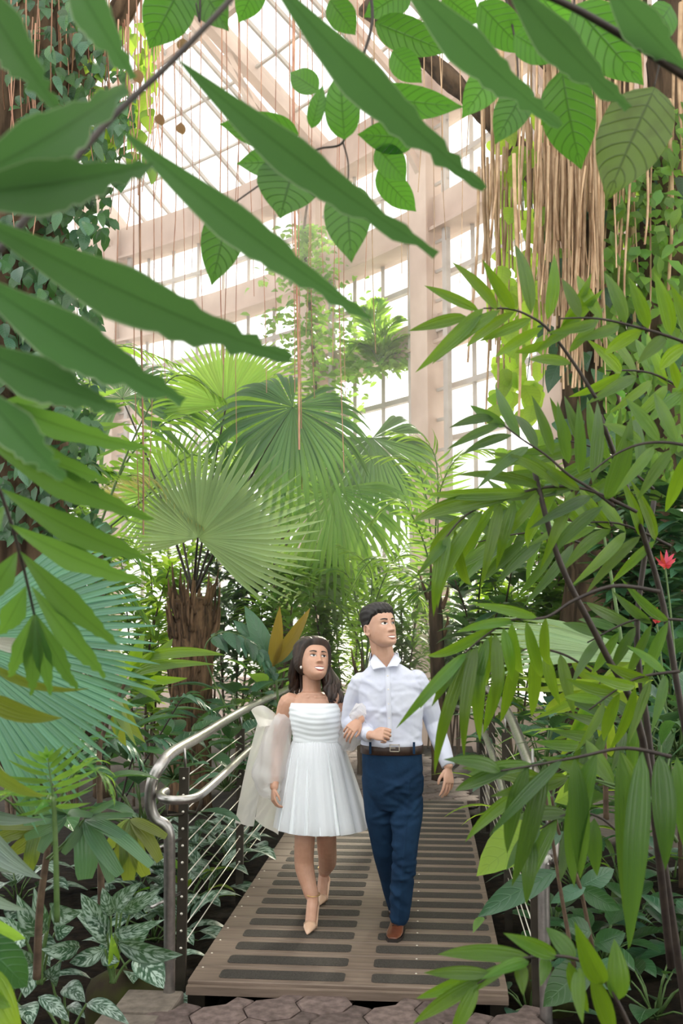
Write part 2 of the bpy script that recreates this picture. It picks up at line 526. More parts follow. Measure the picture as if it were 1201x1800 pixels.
# ================================================================== PEOPLE
from mathutils.bvhtree import BVHTree
def Y(px, py, y):
    r = FWD + RIGHT * ((px - 600.5) / FPX) + UP * ((900 - py) / FPX)
    return CAM + r * (y / r.y)
def proj(p):
    q = V(p) - CAM; d = q.dot(FWD)
    return 600.5 + FPX * q.dot(RIGHT) / d, 900 - FPX * q.dot(UP) / d
def trim_hair(f, m_):
    g = m_.ravel()
    return [q for q in f if len(q) == 4 and max(g[i] for i in q) > 0 or len(q) > 4 and g[q[0]] > .5]
def skinmat(name, c, c2, rough=0.42):
    m = surf(name, c, c2, rough, scale=30, spec=0.5)
    b = m.node_tree.nodes['Principled BSDF']
    b.inputs['Subsurface Weight'].default_value = 0.12
    b.inputs['Subsurface Radius'].default_value = (0.012, 0.005, 0.003)
    b.inputs['Subsurface Scale'].default_value = 1.0
    return m
MT['skin_m'] = skinmat('skin_warm', (0.55, 0.32, 0.225), (0.60, 0.36, 0.26))
MT['skin_w'] = skinmat('skin_tan', (0.53, 0.295, 0.20), (0.58, 0.33, 0.23))
MT['hair_b'] = surf('hair_black', (0.006, 0.005, 0.005), (0.016, 0.013, 0.012), 0.5, scale=60, stretch=(1, 1, .15), spec=0.5)
MT['hair_d'] = surf('hair_brown', (0.010, 0.006, 0.005), (0.045, 0.022, 0.014), 0.5, scale=45, stretch=(1, 1, .12), spec=0.55)
MT['shirt'] = surf('shirt_cotton', (0.60, 0.63, 0.76), (0.66, 0.69, 0.80), 0.8, scale=9, bump=0.25, detail=3, spec=0.2)
MT['shirt_trim'] = surf('shirt_trim', (0.68, 0.71, 0.82), None, 0.75, spec=0.2)
MT['navy'] = surf('navy_trousers', (0.009, 0.028, 0.066), (0.012, 0.038, 0.086), 0.85, scale=14, bump=0.35, detail=3, spec=0.15)
MT['belt'] = surf('belt_leather', (0.028, 0.014, 0.010), (0.05, 0.026, 0.018), 0.45, scale=30)
MT['buckle'] = surf('buckle_metal', (0.55, 0.5, 0.42), None, 0.35, 1.0)
MT['shoe_b'] = surf('brown_leather', (0.10, 0.030, 0.014), (0.17, 0.055, 0.026), 0.32, scale=12, coat=0.3)
MT['sole'] = surf('shoe_sole', (0.016, 0.010, 0.008), None, 0.6)
MT['nude'] = surf('nude_patent', (0.68, 0.44, 0.30), (0.72, 0.48, 0.34), 0.16, scale=8, coat=0.6)
MT['dress'] = surf('dress_tulle', (0.82, 0.88, 0.92), (0.86, 0.91, 0.95), 0.8, scale=6, bump=0.1, spec=0.2)
MT['lip_w'] = surf('lips_rose', (0.36, 0.10, 0.09), None, 0.4)
MT['lip_m'] = surf('lips_pink', (0.46, 0.19, 0.15), None, 0.45)
MT['teeth'] = surf('teeth', (0.82, 0.78, 0.72), None, 0.3)
MT['sclera'] = surf('eye_white', (0.82, 0.80, 0.78), None, 0.2)
MT['iris'] = surf('iris_dark', (0.012, 0.007, 0.005), None, 0.12)
MT['brow'] = surf('brow_hair', (0.016, 0.011, 0.009), None, 0.7)
MT['pearl'] = surf('pearl', (0.85, 0.80, 0.74), None, 0.15, coat=0.5)
MT['gold'] = surf('gold_clasp', (0.75, 0.52, 0.22), None, 0.3, 1.0)
def sheer(name, col, alpha):
    m, nt, b = newmat(name)
    b.inputs['Base Color'].default_value = (*col, 1); b.inputs['Roughness'].default_value = 0.6
    out = nt.nodes['Material Output']
    tl = N(nt, 'ShaderNodeBsdfTranslucent'); tl.inputs[0].default_value = (*col, 1)
    m1 = N(nt, 'ShaderNodeMixShader'); m1.inputs[0].default_value = 0.45
    nt.links.new(b.outputs[0], m1.inputs[1]); nt.links.new(tl.outputs[0], m1.inputs[2])
    tr = N(nt, 'ShaderNodeBsdfTransparent')
    m2 = N(nt, 'ShaderNodeMixShader'); m2.inputs[0].default_value = alpha
    nt.links.new(tr.outputs[0], m2.inputs[1]); nt.links.new(m1.outputs[0], m2.inputs[2])
    nt.links.new(m2.outputs[0], out.inputs[0])
    return m
MT['organza'] = sheer('organza', (0.92, 0.92, 0.94), 0.55)
MT['ribbon'] = sheer('organza_ribbon', (0.94, 0.93, 0.90), 0.72)

class Solid(MB):
    """overlapping closed volumes, melted into one continuous surface by a voxel remesh"""
    def ell(self, c, rx, ry, rz, R=None, nu=20, nv=12):
        c = V(c); v = []; f = []
        for j in range(1, nv):
            t = math.pi * j / nv
            for i in range(nu):
                a = 2 * math.pi * i / nu
                q = V((rx * math.sin(t) * math.cos(a), ry * math.sin(t) * math.sin(a), rz * math.cos(t)))
                v.append(c + (R @ q if R is not None else q))
        top, bot = len(v), len(v) + 1
        for s in (1, -1):
            q = V((0, 0, rz * s)); v.append(c + (R @ q if R is not None else q))
        for j in range(nv - 2):
            for i in range(nu):
                f.append((j*nu+i, (j+1)*nu+i, (j+1)*nu+(i+1) % nu, j*nu+(i+1) % nu))
        for i in range(nu):
            f.append((top, i, (i+1) % nu)); f.append((bot, (nv-2)*nu+(i+1) % nu, (nv-2)*nu+i))
        return self.put(v, f)
    def limb(self, pts, rs, n=16, sub=6):
        """round-ended tapered limb through joints"""
        P_ = crv(pts, sub)
        R_ = []
        for i in range(len(rs) - 1):
            for k in range(sub):
                t = k / sub; t = t * t * (3 - 2 * t)
                R_.append(rs[i] + (rs[i+1] - rs[i]) * t)
        R_.append(rs[-1])
        a = (P_[0] - P_[1]).normalized(); b = (P_[-1] - P_[-2]).normalized()
        PP = [P_[0] + a * R_[0] * .8, P_[0] + a * R_[0] * .5] + P_ + [P_[-1] + b * R_[-1] * .5, P_[-1] + b * R_[-1] * .8]
        RR = [R_[0] * .45, R_[0] * .82] + R_ + [R_[-1] * .82, R_[-1] * .45]
        return self.tube(PP, RR, n)
    def stack(self, secs, n=28, p=2.3):
        """loft: secs = (centre, half width, half depth front, half depth back)"""
        v, f = [], []
        for c, hw, df, db in secs:
            for k in range(n):
                a = 2 * math.pi * k / n
                ca, sa = math.cos(a), math.sin(a)
                x = math.copysign(abs(ca) ** (2/p), ca) * hw
                y = math.copysign(abs(sa) ** (2/p), sa) * (db if sa > 0 else df)
                v.append(V(c) + V((x, y, 0)))
        N_ = len(secs)
        for i in range(N_ - 1):
            for k in range(n):
                f.append((i*n+k, i*n+(k+1) % n, (i+1)*n+(k+1) % n, (i+1)*n+k))
        f.append(tuple(range(n - 1, -1, -1))); f.append(tuple((N_-1)*n+k for k in range(n)))
        return self.put(v, f)
    def melt(self, name, vox, mat, at, parent=None, smooth=3, warp=None):
        m = mesh(name, self.v, self.f, None, True)
        o = bpy.data.objects.new('tmp', m); COL.objects.link(o)
        r = o.modifiers.new('r', 'REMESH'); r.mode = 'VOXEL'; r.voxel_size = vox; r.use_smooth_shade = True
        if smooth:
            s = o.modifiers.new('s', 'SMOOTH'); s.factor = .5; s.iterations = smooth
        dg = bpy.context.evaluated_depsgraph_get(); dg.update()
        m2 = bpy.data.meshes.new_from_object(o.evaluated_get(dg))
        bpy.data.objects.remove(o); bpy.data.meshes.remove(m)
        m2.name = name
        n = len(m2.vertices)
        co = np.empty(n * 3); m2.vertices.foreach_get('co', co); co = co.reshape(-1, 3)
        if warp is not None:
            nr = np.empty(n * 3); m2.vertices.foreach_get('normal', nr); nr = nr.reshape(-1, 3)
            co = co + nr * warp(co)[:, None]
        co -= np.array(at)
        m2.vertices.foreach_set('co', co.ravel())
        m2.materials.clear(); m2.materials.append(mat)
        m2.polygons.foreach_set('use_smooth', [True] * len(m2.polygons)); m2.update()
        return add(name, m2, parent, V(at))

# ---- heads -------------------------------------------------------
HZ = np.array([-.120, -.116, -.108, -.095, -.075, -.055, -.030, 0, .025, .05, .075, .095, .107, .113])
HW = np.array([.006, .022, .036, .047, .0565, .0625, .0685, .0720, .0730, .0730, .0685, .0545, .034, .006])
HF = np.array([-.066, -.078, -.087, -.0905, -.0895, -.089, -.087, -.086, -.090, -.087, -.073, -.048, -.02, .004])
HB = np.array([-.045, -.02, .005, .022, .045, .066, .083, .096, .101, .101, .092, .071, .046, .018])
def head_grid(nu=120, nv=110, wscale=1.0, fem=False):
    zs = np.concatenate([np.linspace(-.120, .113, nv)])
    w = np.interp(zs, HZ, HW); f = np.interp(zs, HZ, HF); b = np.interp(zs, HZ, HB)
    k = np.array([1, 2, 3, 2, 1.]); k /= k.sum()
    def sm(a):
        return np.convolve(np.concatenate([[a[0]]*2, a, [a[-1]]*2]), k, 'valid')
    w, f, b = sm(w) * wscale, sm(f), sm(b)
    if fem: w = w * np.interp(zs, [-.12, -.09, -.05, 0, .12], [.86, .9, .96, 1, 1])
    u = np.linspace(0, 2 * np.pi, nu, endpoint=False)
    X = np.zeros((nv, nu)); Yy = np.zeros((nv, nu)); Z = np.zeros((nv, nu))
    for j in range(nv):
        c = f[j] + (b[j] - f[j]) * .55
        ca, sa = np.cos(u), np.sin(u)
        X[j] = np.sign(ca) * np.abs(ca) ** (2/2.25) * w[j]
        Yy[j] = c + np.where(sa > 0, np.abs(sa) ** (2/2.15) * (b[j] - c), -np.abs(sa) ** (2/2.2) * (c - f[j]))
        Z[j] = zs[j]
    front = np.clip((-Yy - .01) / .04, 0, 1)
    def g(x0, z0, sx, sz, amp, ax=None):
        return amp * np.exp(-((X - x0) / sx) ** 2 - ((Z - z0) / sz) ** 2)
    D = np.zeros_like(X)
    # nose
    t = np.clip((.014 - Z) / (.014 + .036), 0, 1)
    nose = np.where((Z < .02) & (Z > -.06), (.004 + .0215 * t ** 1.2) * np.exp(-(X / (.0080 + .0058 * t)) ** 2), 0)
    nose *= np.clip((Z + .0475) / .007, 0, 1) * np.clip((.02 - Z) / .01, 0, 1)
    D += nose
    for s in (-1, 1):
        D += g(s * .0145, -.038, .0062, .0065, .0100)
        D -= g(s * .030, .004, .015, .0095, .0105)
        D += g(s * .030, .023, .018, .007, .003)
        D += g(s * .042, -.026, .018, .018, .0045)
        D -= g(s * .030, -.06, .012, .014, .0015)
    cz = Z - 4.0 * X ** 2 * (1.0)
    D += .0055 * np.exp(-(X / .019) ** 2 - ((cz + .0655) / .0045) ** 2)
    D += .0068 * np.exp(-(X / .017) ** 2 - ((cz + .0785) / .005) ** 2)
    D -= .0055 * np.exp(-(X / .024) ** 2 - ((cz + .0715) / .0028) ** 2)
    D -= .003 * np.exp(-(X / .02) ** 2 - ((Z + .088) / .005) ** 2)
    D += .006 * np.exp(-(X / .017) ** 2 - ((Z + .102) / .010) ** 2)
    Yy = Yy - D * front
    return X, Yy, Z
def grid_vf(X, Yy, Z, M):
    nv, nu = X.shape
    v = [M @ V((X[j, i], Yy[j, i], Z[j, i])) for j in range(nv) for i in range(nu)]
    f = [(j*nu+i, j*nu+(i+1) % nu, (j+1)*nu+(i+1) % nu, (j+1)*nu+i) for j in range(nv - 1) for i in range(nu)]
    f += [tuple(range(nu - 1, -1, -1)), tuple((nv-1)*nu+i for i in range(nu))]
    return v, f
def ear(S, M, s):
    c = V((s * .0735, .014, -.012))
    ring_ = []
    for k in range(11):
        a = math.radians(-120 + k * 30)
        ring_.append(M @ (c + V((s * (.010 + .004 * math.cos(a)), .015 * math.cos(a) + .004, .028 * math.sin(a) + .004 * math.cos(a)))))
    S.tube(ring_, .0042, 8)
    R3 = M.to_3x3()
    S.ell(M @ (c + V((s * .004, 0, 0))), .006, .014, .026, R3)
    S.ell(M @ (c + V((s * .006, -.003, -.026))), .0055, .008, .009, R3)
class Face:
    """lays thin features on the finished body surface, seen from the face's own front"""
    def __init__(self, body, M):
        self.M = M; self.body = body
        me = body.data; at = LOC[body.name]
        self.bvh = BVHTree.FromPolygons([V(v.co) + at for v in me.vertices], [tuple(p.vertices) for p in me.polygons])
        self.R = M.to_3x3()
    def hit(self, x, z, off=.0006):
        o = self.M @ V((x, -.2, z)); d = (self.R @ V((0, 1, 0))).normalized()
        h = self.bvh.ray_cast(o, d)
        if h[0] is None: return self.M @ V((x, -.08, z))
        return h[0] - d * off
    def patch(self, name, xs, top, bot, mat, off=.0008, rows=4, bulge=0.0):
        v, f = [], []
        for i, x in enumerate(xs):
            for r in range(rows + 1):
                t = r / rows
                z = bot[i] + (top[i] - bot[i]) * t
                v.append(self.hit(x, z, off + bulge * 4 * t * (1 - t)))
        n = rows + 1
        for i in range(len(xs) - 1):
            for r in range(rows):
                f.append((i*n+r, (i+1)*n+r, (i+1)*n+r+1, i*n+r+1))
        at = v[len(v)//2].copy()
        return add(name, mesh(name, [q - at for q in v], f, mat), self.body, at)
    def features(self, lipmat, smile=4.0, mw=.024, open_=.0075, gaze=(0, 0), brow_lift=0.0, liner=False, eo=1.0):
        K = np.linspace(-1, 1, 15)
        for s in (-1, 1):
            xs = [s * .0315 + .0200 * k for k in K]
            o = [abs(x) for x in xs]
            q = [(x - .0315) / .0200 for x in o]          # -1 inner .. 1 outer
            top = [.0235 + brow_lift + .0045 * (1 - (a - .3) ** 2) + .0018 * (1 - a * .6) for a in q]
            bot = [t - .0088 * (1.1 - .55 * (a + 1) / 2) * max(1 - abs(a) ** 6, 0.02) for t, a in zip(top, q)]
            self.patch('eyebrow', xs, top, bot, MT['brow'], .0012, 3, .001)
            # eye: white almond, iris, lash line
            xe = [s * .0305 + .0175 * k for k in K]
            qe = [(abs(x) - .0305) / .0175 for x in xe]
            up = [.0068 * eo * (1 - abs(a) ** 2.2) + .0022 * a + .0030 for a in qe]
            dn = [-.0056 * eo * (1 - abs(a) ** 2.4) + .0022 * a + .0030 for a in qe]
            e = self.patch('eye_white', xe, up, dn, MT['sclera'], .0016, 5, .0022)
            xi = [s * .0305 + gaze[0] + .0066 * k for k in K]
            cz = .0030 + gaze[1]
            ui, di = [], []
            for x, k in zip(xi, K):
                a = (abs(x) - .0305) / .0175
                rr = .0066 * math.sqrt(max(1 - k * k, 0))
                ui.append(min(cz + rr, .0068 * eo * (1 - min(abs(a), 1) ** 2.2) + .0022 * a + .0030))
                di.append(max(cz - rr, -.0056 * eo * (1 - min(abs(a), 1) ** 2.4) + .0022 * a + .0030))
            ui = [max(a, b) for a, b in zip(ui, di)]
            self.patch('iris', xi, ui, di, MT['iris'], .0030, 4, .0018)
            lt = [u_ + (.0022 if liner else .0013) for u_ in up]
            self.patch('upper_lashes', xe, lt, [u_ - .0004 for u_ in up], MT['brow'], .0024, 2, .001)
            # crease of the lid
        xs = [mw * k for k in K]
        c = [-.0715 + smile * x * x for x in xs]
        e1 = [max(1 - abs(k) ** 2.5, 0) for k in K]
        topin = [a + open_ * .25 * q for a, q in zip(c, e1)]
        botin = [a - open_ * .75 * q for a, q in zip(c, e1)]
        upo = [a + .0062 * max(1 - abs(k) ** 2.2, 0) * (1 - .25 * math.exp(-(k / .12) ** 2)) + .0004 for a, k in zip(topin, K)]
        dno = [a - .0075 * max(1 - abs(k) ** 2.2, 0) - .0004 for a, k in zip(botin, K)]
        self.patch('upper_lip', xs, upo, topin, lipmat, .0012, 3, .0016)
        self.patch('lower_lip', xs, botin, dno, lipmat, .0012, 3, .0022)
        self.patch('teeth', xs, topin, botin, MT['teeth'], .0012, 3, .0004)

def head_matrix(c, yaw, pitch, roll, sc):
    return Matrix.Translation(c) @ Matrix.Rotation(math.radians(yaw), 4, 'Z') @ Matrix.Rotation(math.radians(-pitch), 4, 'X') @ Matrix.Rotation(math.radians(roll), 4, 'Y') @ Matrix.Scale(sc, 4)

def hand(S, wrist, toward, palm_n, side, curl, size=1.0, spread=.16, thumb=(.55, .5)):
    """toward: where the fingers point; palm_n: the way the palm faces; side: +1 if the thumb is on toward x palm_n"""
    y = (V(toward)).normalized(); n = V(palm_n); n = (n - y * n.dot(y)).normalized(); x = y.cross(n) * side
    Wp = V(wrist)
    def at(a, b, c): return Wp + (x * a + y * b + n * c) * size
    # palm
    pts = []
    prof = [(-.012, .020, .017), (.012, .026, .016), (.045, .037, .0145), (.075, .041, .0125), (.092, .040, .010)]
    v, f = [], []
    k = 14
    for b, hw, th in prof:
        for i in range(k):
            a = 2 * math.pi * i / k
            v.append(at(math.copysign(abs(math.cos(a)) ** .8, math.cos(a)) * hw, b, math.sin(a) * th))
    for j in range(len(prof) - 1):
        for i in range(k): f.append((j*k+i, j*k+(i+1) % k, (j+1)*k+(i+1) % k, (j+1)*k+i))
    f += [tuple(range(k - 1, -1, -1)), tuple((len(prof)-1)*k+i for i in range(k))]
    S.put(v, f)
    lens = [(.044, .026, .021), (.049, .030, .023), (.045, .028, .022), (.035, .021, .019)]
    for i in range(4):
        fx = .031 - i * .0205
        ang = curl[i] if isinstance(curl, (list, tuple)) else curl
        base = (fx, .086 - (.008 if i == 3 else 0.003 if i == 0 else 0), 0)
        sp = (1.5 - i) * spread * .35
        p = V(base); th = 0.0
        chain = [V((fx * .9, .06, 0)), p.copy()]
        for j, L in enumerate(lens[i]):
            th += ang * (.8, 1.0, .7)[j]
            p = p + V((math.sin(sp) * L, math.cos(sp) * math.cos(th) * L, math.sin(th) * L))
            chain.append(p.copy())
        r = .0086 if i < 3 else .0076
        S.limb([at(*q) for q in chain], [r * size * q for q in (1.05, 1.08, 1.0, .92, .72)], 10, 3)
    a, c = thumb
    ch = [V((.022, .020, .006)), V((.042, .045, .012)), V((.042 + .030 * math.sin(a), .045 + .030 * math.cos(a), .012 + .018 * c)), V((.042 + .045 * math.sin(a * .7), .045 + .054 * math.cos(a * .7), .012 + .034 * c))]
    S.limb([at(*q) for q in ch], [.013 * size, .0115 * size, .0098 * size, .0074 * size], 10, 4)
    return at

# ================= the man
def build_man():
    y0 = 5.42
    base = V((Y(690, 1650, 5.42).x, 5.42, 0))
    S = Solid()
    HM = head_matrix(Y(668, 1102, y0 - .02), 42, 13, -2, .98)
    gx = head_grid(wscale=1.08)
    S.put(*grid_vf(*gx, HM))
    for s in (-1, 1): ear(S, HM, s)
    c = lambda px, py, y=y0: Y(px, py, y)
    S.limb([c(667, 1118, y0 + .02), c(673, 1150, y0 + .03), c(678, 1185, y0 + .03)], [.058, .061, .066], 20)
    S.stack([(c(688, 1330), .14, .10, .10), (c(688, 1290), .135, .10, .10), (c(686, 1240), .14, .10, .105), (c(684, 1206), .145, .09, .10), (c(682, 1188), .10, .07, .075), (c(680, 1170), .07, .055, .06)])
    LS, LE, LW = c(637, 1202), c(616, 1270, 5.50), c(649, 1292, 5.235)
    RS, RE, RW = c(730, 1200), c(763, 1270, 5.50), c(788, 1346, 5.37)
    S.limb([LS, LE], [.038, .036]); S.limb([LE, LW], [.038, .027])
    S.limb([RS, RE], [.038, .036]); S.limb([RE, RW], [.038, .027])
    hips = [c(715, 1350), c(663, 1350)]
    S.limb([c(714, 1370), c(716, 1420, 5.40), c(712, 1490, 5.35), c(707, 1560, 5.39), c(702, 1622, 5.44)], [.062, .058, .044, .038, .030])
    S.limb([c(666, 1370), c(667, 1420, 5.44), c(675, 1485, 5.49), c(688, 1550, 5.66), c(699, 1602, 5.77)], [.062, .056, .044, .038, .030])
    S.stack([(c(689, 1385), .12, .09, .10), (c(689, 1320), .13, .095, .095)])
    # hands: right fist in front of the belt, left hanging
    hand(S, LW + V((.012, -.012, .002)), V((.84, -.50, .10)), V((-.15, .75, -.35)), 1, [1.25, 1.35, 1.4, 1.45], .84, .1, (.25, 1.2))
    hand(S, RW + V((.0, -.004, -.01)), V((.02, -.22, -1)), V((-.6, .75, -.05)), -1, [.28, .36, .42, .5], .86, .3, (.5, .5))
    body = S.melt('person', .003, MT['skin_m'], base, None, 2)
    tag(body, 'man in pale blue shirt and navy trousers walking on the bridge, looking up', 'person')
    F = Face(body, HM)
    F.features(MT['lip_m'], 3.5, .0285, .0095, (.0045, .0018), .002, False, 1.1)
    # hair: the skull pushed outward where hair grows
    X, Yy, Z = gx
    hl = .058 - .10 * np.clip((Yy + .062) / .10, 0, 1) ** 1.3 - .02 * np.clip((Yy - .02) / .05, 0, 1)   # hairline height by depth
    hl = hl + .0025 * np.sin(X * 260 + 1) + .0015 * np.sin(X * 610)
    m_ = np.clip((Z - hl) / .012, 0, 1)
    m_[np.abs(X) > .2] = 0
    earz = (np.abs(X) > .055) & (np.abs(Yy - .014) < .030) & (Z < .016)
    m_[earz] = 0
    low = np.clip((Z + .07) / .02, 0, 1)
    m_ *= low
    thick = .005 + .020 * np.clip((Z - .035) / .06, 0, 1) + .005 * np.clip((-Yy) / .05, 0, 1) * np.clip((Z - .06) / .03, 0, 1)
    Rr = np.sqrt(X ** 2 + (Yy - .005) ** 2 + Z ** 2) + 1e-6
    wob = 1 + .10 * np.sin(X * 420 + Z * 90) * np.clip((Z - .03) / .04, 0, 1)
    off = m_ * thick * wob - (1 - m_) * .006
    v, f = grid_vf(X + off * X / Rr, Yy + off * (Yy - .005) / Rr, Z + off * np.maximum(Z, 0) / Rr, HM)
    hc = HM @ V((0, 0, 0))
    add('hair', mesh('hair', [q - hc for q in v], trim_hair(f, m_), MT['hair_b']), body, hc)
    # ---- shirt
    S = Solid()
    S.stack([(c(689, 1322), .158, .118, .112), (c(689, 1300), .160, .124, .115), (c(689, 1275), .162, .120, .118), (c(688, 1245), .170, .122, .125), (c(686, 1215), .172, .120, .128), (c(685, 1198), .168, .110, .118), (c(683, 1185), .148, .092, .10), (c(681, 1175), .112, .076, .086), (c(679, 1167), .078, .064, .07)], 36)
    S.limb([c(636, 1199), c(623, 1228, 5.46), LE], [.058, .056, .052]); S.limb([LE, LE.lerp(LW, .55), LE.lerp(LW, .94)], [.053, .049, .039])
    S.limb([c(732, 1195), c(750, 1230, 5.46), RE], [.060, .057, .052]); S.limb([RE, RE.lerp(RW, .55), RE.lerp(RW, .90)], [.052, .047, .040])
    rnd_ = np.random.RandomState(4)
    folds = []
    for k in range(46):
        a = rnd_.uniform(0, 1)
        folds.append((rnd_.uniform(-.25, .25) + c(688, 1250).x, y0 + rnd_.uniform(-.15, -.02), rnd_.uniform(.98, 1.40), rnd_.uniform(-.9, .9), rnd_.uniform(.002, .0045) * (1 if k % 3 else -1), rnd_.uniform(.07, .14)))
    def warp(co):
        d = np.zeros(len(co))
        for fx, fy, fz, an, amp, ln in folds:
            dx, dy, dz = co[:, 0] - fx, co[:, 1] - fy, co[:, 2] - fz
            al = dx * math.cos(an) + dz * math.sin(an); pe = -dx * math.sin(an) + dz * math.cos(an)
            d += amp * np.exp(-(al / ln) ** 2 - (pe / .012) ** 2 - (dy / .12) ** 2)
        # blousing over the belt
        zb = c(689, 1306).z
        d += .008 * np.exp(-((co[:, 2] - zb) / .018) ** 2) * (np.abs(co[:, 0] - base.x) < .17)
        return d
    shirt = S.melt('shirt', .005, MT['shirt'], c(688, 1250), body, 4, warp)
    SB = BVHTree.FromPolygons([V(q.co) + LOC[shirt.name] for q in shirt.data.vertices], [tuple(p.vertices) for p in shirt.data.polygons])
    def onshirt(px, py, off=.002):
        o = CAM; q = Y(px, py, 5.3) - CAM
        h = SB.ray_cast(o, q.normalized())
        return (h[0] if h[0] is not None else Y(px, py, 5.3)) - q.normalized() * off
    # placket with buttons
    v, f = [], []
    K = 16
    for k in range(K + 1):
        py = 1176 + (1303 - 1176) * k / K
        pxc = 681 + 5 * (k / K)
        v += [onshirt(pxc - 4.5, py, .0005), onshirt(pxc - 4.2, py, .0035), onshirt(pxc + 4.2, py, .0035), onshirt(pxc + 4.5, py, .0005)]
    for k in range(K):
        for r in range(3): f.append((k*4+r, k*4+r+1, (k+1)*4+r+1, (k+1)*4+r))
    at = v[0].copy()
    add('placket', mesh('placket', [q - at for q in v], f, MT['shirt_trim']), shirt, at)
    for py in (1188, 1212, 1237, 1262, 1288):
        q = onshirt(681 + 5 * (py - 1172) / 131, py, .004)
        Solid().ell(q, .0045, .002, .0045, None, 8, 6).build('button', MT['teeth'], shirt, q, True)
    # open neck: cut the V, then collar band and two pointed leaves
    bm = bmesh.new(); bm.from_mesh(shirt.data)
    kill = []
    o_ = LOC[shirt.name]
    for f_ in bm.faces:
        q = f_.calc_center_median() + o_
        if q.y > y0 + .03: continue
        x_, y_ = proj(q)
        if y_ < 1173 and x_ > 655 + (679 - 655) * (y_ - 1146) / 27 and x_ < 695 - (695 - 680) * (y_ - 1146) / 27: kill.append(f_)
    bmesh.ops.delete(bm, geom=kill, context='FACES')
    bm.to_mesh(shirt.data); bm.free()
    def flap(name, quad):
        a, b_, c_, d_ = [Y(*q) for q in quad]
        v, f = [], []
        n = 6
        for i in range(n + 1):
            for k in range(n + 1):
                s_, t_ = i / n, k / n
                p = (a * (1 - s_) + b_ * s_) * (1 - t_) + (d_ * (1 - s_) + c_ * s_) * t_
                p = p + V((0, -.005 * math.sin(math.pi * t_), .003 * math.sin(math.pi * t_)))
                v += [p, p + V((0, .003, -.002))]
        m = n + 1
        for i in range(n):
            for k in range(n):
                q = [(i*m+k)*2, (i*m+k+1)*2, ((i+1)*m+k+1)*2, ((i+1)*m+k)*2]
                f += [tuple(q), tuple(x + 1 for x in reversed(q))]
        for i in range(n):
            for k in (0, n):
                f.append(((i*m+k)*2, ((i+1)*m+k)*2, ((i+1)*m+k)*2+1, (i*m+k)*2+1)); f.append(((k*m+i)*2, (k*m+i+1)*2, (k*m+i+1)*2+1, (k*m+i)*2+1))
        add(name, mesh(name, [q - a for q in v], f, MT['shirt_trim']), shirt, a)
    flap('collar_leaf', [(658, 1149, 5.41), (679.5, 1173, 5.318), (656, 1177, 5.306), (649, 1165, 5.385)])
    flap('collar_leaf', [(695, 1147, 5.41), (680.5, 1173, 5.318), (699, 1171, 5.306), (706, 1160, 5.385)])
    cn = c(676, 1158, y0 + .03)
    v, f = [], []
    K = 18
    for k in range(K + 1):
        a = math.radians(70 + 220 * k / K)
        e = V((math.sin(a), -math.cos(a) * .95, 0))
        v += [cn + e * .066 + V((0, 0, -.03)), cn + e * .069 + V((0, 0, .032)), cn + e * .076 + V((0, 0, .032)), cn + e * .086 + V((0, 0, -.016))]
    for k in range(K):
        for q in range(3): f.append((k*4+q, k*4+q+1, (k+1)*4+q+1, (k+1)*4+q))
    add('collar', mesh('collar', [q - cn for q in v], f, MT['shirt_trim']), shirt, cn)
    # cuffs
    for a_, b_, r0, r1 in ((LE, LW, .038, .0355), (RE, RW, .040, .036)):
        d_ = (b_ - a_).normalized()
        p0, p1 = b_ - d_ * .062, b_ + d_ * .004
        MB().tube([p0, p0 + d_ * .004, p1 - d_ * .003, p1, p1 - d_ * .003, p1 - d_ * .02], [r0 - .002, r0, r1, r1 - .001, r1 - .003, r1 - .004], 20, 0, False).build('cuff', MT['shirt_trim'], shirt, p0, True)
    # ---- trousers
    S = Solid()
    S.stack([(c(690, 1420), .085, .09, .10), (c(690, 1398), .130, .118, .128), (c(690, 1378), .156, .128, .138), (c(690, 1350), .162, .128, .138), (c(689, 1318), .160, .120, .118), (c(689, 1310), .158, .118, .116)], 36)
    S.limb([c(716, 1365), c(716, 1420, 5.40), c(712, 1490, 5.35), c(707, 1560, 5.39), c(702, 1612, 5.43)], [.088, .086, .068, .059, .053], 20)
    S.limb([c(664, 1365), c(667, 1420, 5.44), c(675, 1485, 5.49), c(688, 1550, 5.66), c(699, 1596, 5.76)], [.086, .082, .068, .058, .052], 20)
    folds2 = []
    for k in range(40):
        leg = k % 2
        folds2.append((c(714 - 8 * leg * 3, 1400).x + rnd_.uniform(-.09, .09), 5.32 + rnd_.uniform(-.06, .1), rnd_.uniform(.10, .86), rnd_.uniform(-.8, .8), rnd_.uniform(.004, .009) * (1 if k % 3 else -1), rnd_.uniform(.04, .1)))
    def warp2(co):
        d = np.zeros(len(co))
        for fx, fy, fz, an, amp, ln in folds2:
            dx, dy, dz = co[:, 0] - fx, co[:, 1] - fy, co[:, 2] - fz
            al = dx * math.cos(an) + dz * math.sin(an); pe = -dx * math.sin(an) + dz * math.cos(an)
            d += amp * np.exp(-(al / ln) ** 2 - (pe / .013) ** 2 - (dy / .14) ** 2)
        xc = np.interp(co[:, 2], [.1, .45, .85], [c(702, 1612).x, c(712, 1490).x, c(720, 1365).x])
        d += .006 * np.exp(-((co[:, 0] - xc) / .006) ** 2) * (co[:, 1] < 5.44) * (co[:, 2] < .8)      # pressed crease
        return d
    tro = S.melt('trousers', .005, MT['navy'], c(690, 1450), body, 12, warp2)
    b = MB()
    v, f = [], []
    K = 40
    def beltpt(k, z, e):
        a = 2 * math.pi * k / K
        ca, sa = math.cos(a), math.sin(a)
        return c(689, z) + V((math.copysign(abs(ca) ** (2/2.3), ca) * (.161 + e), math.copysign(abs(sa) ** (2/2.3), sa) * ((.119 if sa > 0 else .123) + e), 0))
